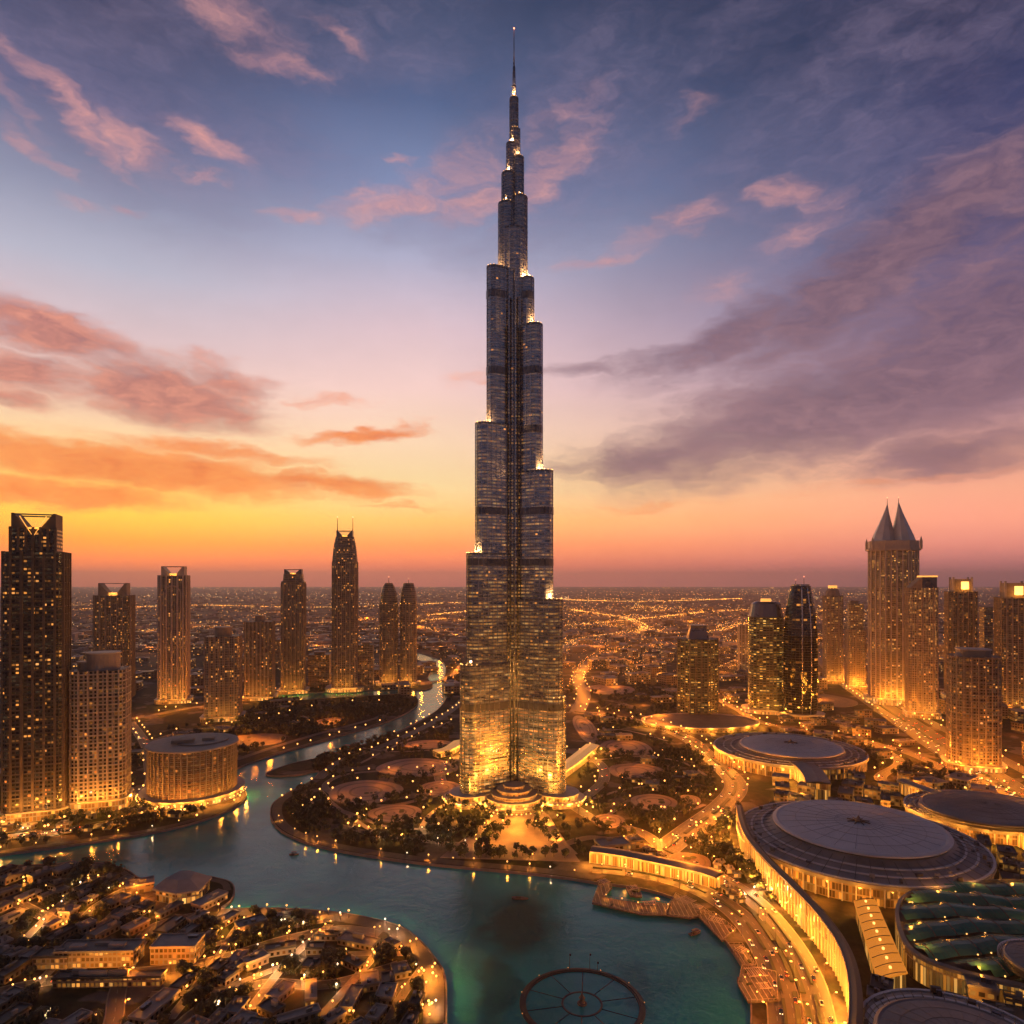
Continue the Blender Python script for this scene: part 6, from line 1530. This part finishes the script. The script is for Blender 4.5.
for rn, lab, dens in (('quay_curve', 'curved quay road', 13), ('mall_front', 'road before the golden mall front', 12), ('boulevard', 'wide boulevard past the domed halls', 15), ('west_shore', 'west bank shore road', 18), ('west_inner', 'inner west bank road', 20),
                      ('highway', 'wide highway', 7), ('isle_spine', 'main lane of the old town island', 40), ('tower_ring', 'ring road around the tall tower', 30), ('tower_link', 'road under the office towers', 24), ('east_lane', 'lane behind the domed halls', 30)):
    path = P[rn]; hw = [r[1] for r in ROADS if r[0] is path][0]; lanes = [hw * f for f in ((-.72, -.28, .28, .72) if hw > 6 else (-.4, .4))]
    if hw > 20: lanes = [hw * f for f in (-.85, -.62, -.38, -.15, .15, .38, .62, .85)]
    for ln in lanes:
        s_ = rcar.uniform(0, dens * len(lanes))
        for p, d in resample(side(path, ln), dens * len(lanes) * .5, s_):
            if rcar.random() < .45 or p.y > 1500 or p.y < 340 or abs(p.x / p.y) > .76: continue
            cpos.append((p.y, p.x + rcar.uniform(-.4, .4), math.atan2(d.y, d.x) + (PI if ln < 0 else 0), lab))
cpos.sort(); cpos = cpos[:270]
for y, x, rz, lab in cpos:
    c_ = rcar.choice(('white', 'white', 'silver', 'black', 'red')); root, ch = CARS[c_]
    L = c_ + ' car with headlights on, on the ' + lab; g_ = c_ + ' cars on the ' + lab
    if not cused[c_]: cused[c_] = True; root.location = (x, y, .35); root.rotation_euler = (0, 0, rz); tag(root, L, 'car', g_)
    else: link_copy(root, ch if y < 800 else ch[:2] + ch[6:], (x, y, .35), rz, L, g_, 'car')
print('CARS', len(cpos))

# ================================================================== ON AND BY THE WATER
ZW = -1.6
c = G(582, 1004, ZW); Rr = 62.5 / F * c.y
fr = thing('fountain_ring', 'dark round fountain ring lying in the lake', 'fountain', (c.x, c.y, ZW))
def annulus(mb, r0, r1, z0, z1, n=72, mi=0):
    a, b = circ(r1, n), circ(r0, n)
    mb.prism(a, z0, z1, mi, cap=False); mb.prism(b[::-1], z0, z1, mi, cap=False)
    for i in range(n):
        j = (i + 1) % n; mb.quad((*a[i], z1), (*a[j], z1), (*b[j], z1), (*b[i], z1), None, mi)
mb = MB(); annulus(mb, Rr - 3.4, Rr, -.6, .55); mb.build('outer_ring', M['iron'], fr)
mb = MB(); annulus(mb, Rr - 2.3, Rr - 1.2, .55, .85); mb.build('nozzle_rail', M['iron'], fr)
mb = MB(); annulus(mb, Rr * .30, Rr * .33, -.5, .25, 40); mb.build('inner_ring', M['iron'], fr)
mb = MB()
for k in range(10):
    a = 2 * PI * k / 10 + .2; mb.tube([(Rr * .33 * math.cos(a), Rr * .33 * math.sin(a), .05), ((Rr - 3.4) * math.cos(a), (Rr - 3.4) * math.sin(a), .05)], .22, 4)
mb.build('feed_pipes', M['iron'], fr)
mb = MB(); mb.prism(circ(2.6, 10), -.8, .8); mb.loft([[(x * k, y * k, z) for x, y in circ(1.7, 8)] for z, k in ((.8, 1), (2.4, .6), (3.4, 1.1), (4.6, .5), (6.4, .15))]); mb.build('centre_sculpture', M['wood'], fr)
for k in range(44):
    if k % 4 == 0:
        a = 2 * PI * k / 44; mb = MB(); mb.ball((Rr * math.cos(a), Rr * math.sin(a), .9), .26, seg=5, rg=3); mb.build('rim_lamp', M['glow'], fr)
for a_, h_ in ((97, 9.0), (76, 9.5), (68, 5.5)):
    x_, y_ = c.x + (Rr - 1.5) * math.cos(R(a_)), c.y + (Rr - 1.5) * math.sin(R(a_))
    t_ = thing('mast', {97: 'tallest thin dark mast on the far rim of the fountain ring', 76: 'thin dark mast with a flag on the far rim of the fountain ring', 68: 'short thin mast on the far rim of the fountain ring'}[a_], 'mast', (x_, y_, ZW + .85))
    mb = MB(); mb.tube([(0, 0, 0), (0, 0, h_)], .16, 5, r1=.1); mb.build('pole', M['iron'], t_)
    mb = MB(); mb.box((0.3, 0, h_ - 1.1), (.9, .7, 1.0), bot=True); mb.build('mast_head', M['iron'], t_)

def deck(label, px, z=.9, rails=True, mat='wood', pergola=None):
    w_ = [G(x, y, z) for x, y in px]; c_ = sum(w_, Vector()) / len(w_); root = thing('boat_deck', label, 'deck', (c_.x, c_.y, 0)); po = [(p.x - c_.x, p.y - c_.y) for p in w_]
    if sum(po[i-1][0] * po[i][1] - po[i][0] * po[i-1][1] for i in range(len(po))) < 0: po = po[::-1]
    mb = MB(); fill(mb, po, (), z); n_ = len(po)
    for i in range(n_): j = (i + 1) % n_; mb.quad((*po[i], z - .9), (*po[j], z - .9), (*po[j], z), (*po[i], z))
    mb.build('platform', M[mat], root)
    rl_ = MB(); ps = MB()
    for i in range(n_):
        a, b = Vector((*po[i], z + 1.1)), Vector((*po[(i + 1) % n_], z + 1.1)); rl_.tube([a, b], .09, 4)
    rl_.build('handrail', M['lattice'], root)
    for p, d in along(po, 3.2): ps.box((p.x, p.y, z), (.14, .14, 1.1))
    ps.build('railing_posts', M['lattice'], root)
    xs_ = [p[0] for p in po]; ys_ = [p[1] for p in po]; x = min(xs_); inp = offs(po, -1.0); jm = MB()
    while x < max(xs_):
        y = min(ys_)
        while y < max(ys_):
            if inside((x, y), inp) and inside((x, y + 2), inp): jm.box((x, y + 1, z), (.35, 2.0, .16))
            y += 2.0
        x += 3.1
    if jm.f: jm.build('deck_joists', M['lattice'], root)
    for _ in range(4):
        x, y = rt.uniform(min(xs_), max(xs_)), rt.uniform(min(ys_), max(ys_))
        if inside((x, y), inp): jm = MB(); jm.box((x, y, z), (rt.uniform(1.5, 4), 1.2, .8), rt.uniform(0, 3)); jm.build('planter', M['leaf'], root)
    return root, po, c_
deck('broad pink timber deck with a basin in the lake', [(599, 884), (609, 882), (612, 888), (604, 897), (640, 903), (660, 902), (672, 905), (668, 915), (640, 914), (592, 903)])
deck('pink timber pier inside the boat basin', [(626, 888), (640, 891), (642, 897), (630, 896)])
deck('pink timber deck with crossed beams, right of the boat basin', [(676, 894), (700, 906), (712, 914), (690, 918), (666, 915), (670, 903)])
deck('curved pink timber terrace on the lake below the quay road', [(694, 912), (714, 913), (736, 930), (722, 941), (708, 926)])
deck('narrow pink timber terrace on the lake bend', [(728, 944), (742, 944), (756, 966), (744, 966)])
dk_, po, c_ = deck('big square pink timber landing stage', [(742, 966), (776, 973), (778, 1000), (748, 1002), (738, 985)])
def pergola(label, px, py, w, d, rz, h=3.4, z=.9):
    p = G(px, py, z); root = thing('pergola', label, 'pergola', (p.x, p.y, z), rz)
    for sx in (-1, 1):
        for sy in (-1, 1): mb = MB(); mb.box((sx * w / 2, sy * d / 2, 0), (.3, .3, h)); mb.build('post', M['wood'], root)
    mb = MB()
    for sy in (-1, 1): mb.box((0, sy * d / 2, h), (w + 1, .3, .35))
    k = -w / 2
    while k <= w / 2 + .01: mb.box((k, 0, h + .35), (.22, d + 1, .25)); k += 1.3
    for sx in (-.25, .25): mb.box((sx * w, 0, h + .6), (.3, d + .6, .15))
    mb.build('roof_lattice', M['lattice'], root)
for a in (('pergola at the tip of the basin deck', 604, 886, 7, 6, .5), ('pergola on the small basin pier', 634, 892, 6, 5, .2), ('middle pergola on the basin deck', 650, 908, 8, 4, .1), ('wide pergola on the crossed beam deck', 686, 905, 10, 9, .6), ('second pergola on the crossed beam deck', 698, 912, 6, 5, .9),
          ('pergola on the curved timber terrace', 716, 925, 9, 6, -.6), ('pergola on the narrow bend terrace', 742, 956, 6, 6, -.9), ('large pergola on the square landing stage', 756, 978, 10, 8, .1), ('small pergola on the square landing stage', 764, 992, 6, 5, .1)): pergola(*a)
mb = MB()
for px, py in ((606, 900), (622, 904), (638, 908), (654, 910), (668, 910), (700, 914), (716, 920), (733, 937), (748, 958), (757, 999), (745, 984)):
    p = G(px, py, 0); mb.ball((p.x, p.y, 4.0), .45, seg=6, rg=4); mb.tube([(p.x, p.y, -1), (p.x, p.y, 3.6)], .1, 4, 1); light(p.x, p.y, 3.3, 900, AMBER, .4)
tag(mb.build('deck_lights', [M['lamp'], M['iron']]), 'row of small post lights along the timber decks', 'lights', kind='stuff')

def boat(label, px, py, rz, L_=9.0, roof=True, group=None):
    p = G(px, py, ZW); root = thing('boat', label, 'boat', (p.x, p.y, ZW), rz, group)
    un = [(-.5, -.13), (-.3, -.16), (.15, -.16), (.38, -.09), (.52, 0), (.38, .09), (.15, .16), (-.3, .16), (-.5, .13)]
    mb = MB(); mb.loft([[(x * L_ * k, y * L_ * kk, z) for x, y in un] for z, k, kk in ((-.3, .85, .6), (.5, .96, .95), (1.0, 1.0, 1.0))], cap_bot=True); mb.build('hull', M['wood'], root)
    if roof:
        mb = MB(); mb.prism(rrect(L_ * .5, L_ * .26, .3, 1), 2.5, 2.75, bot=True); mb.build('canopy', M['roof_dark'], root)
        for sx in (-.22, .22):
            for sy in (-.11, .11): mb = MB(); mb.tube([(sx * L_, sy * L_, 1), (sx * L_, sy * L_, 2.5)], .07, 4); mb.build('canopy_post', M['wood'], root)
    mb = MB(); mb.box((-.1 * L_, 0, 1.0), (L_ * .3, L_ * .16, .45)); mb.build('bench', M['bark'], root)
boat('small dark boat on the open lake, near the old town island', 294, 855, .1, 8)
boat('dark canopied boat moored off the curved terrace', 695, 934, .5, 10)
boat('dark boat moored beside the square landing stage', 740, 984, 1.4, 10)
boat('low open boat in the dark middle of the lake', 520, 899, -.1, 12, False)
boat('tiny boat in the canal mouth', 357, 744, .6, 9)

# ================================================================== THE AIR
hz = MB(); hz.prism([(-41500, -40500), (41500, -40500), (41500, 41500), (-41500, 41500)], -12.0, 845.0, bot=True)
hm = bpy.data.materials.new('haze'); hm.use_nodes = True; T = NT(hm.node_tree); T.n.clear()
pv = T.node('ShaderNodeVolumePrincipled'); pv.inputs['Color'].default_value = (0.95, 0.86, 0.86, 1); pv.inputs['Density'].default_value = HAZE
pv.inputs['Anisotropy'].default_value = 0.45
T.l.new(pv.outputs[0], T.node('ShaderNodeOutputMaterial').inputs['Volume'])
hm.cycles.homogeneous_volume = True
ho = hz.build('haze', hm); tag(ho, 'thin dusk haze over the whole city', 'haze', kind='stuff')
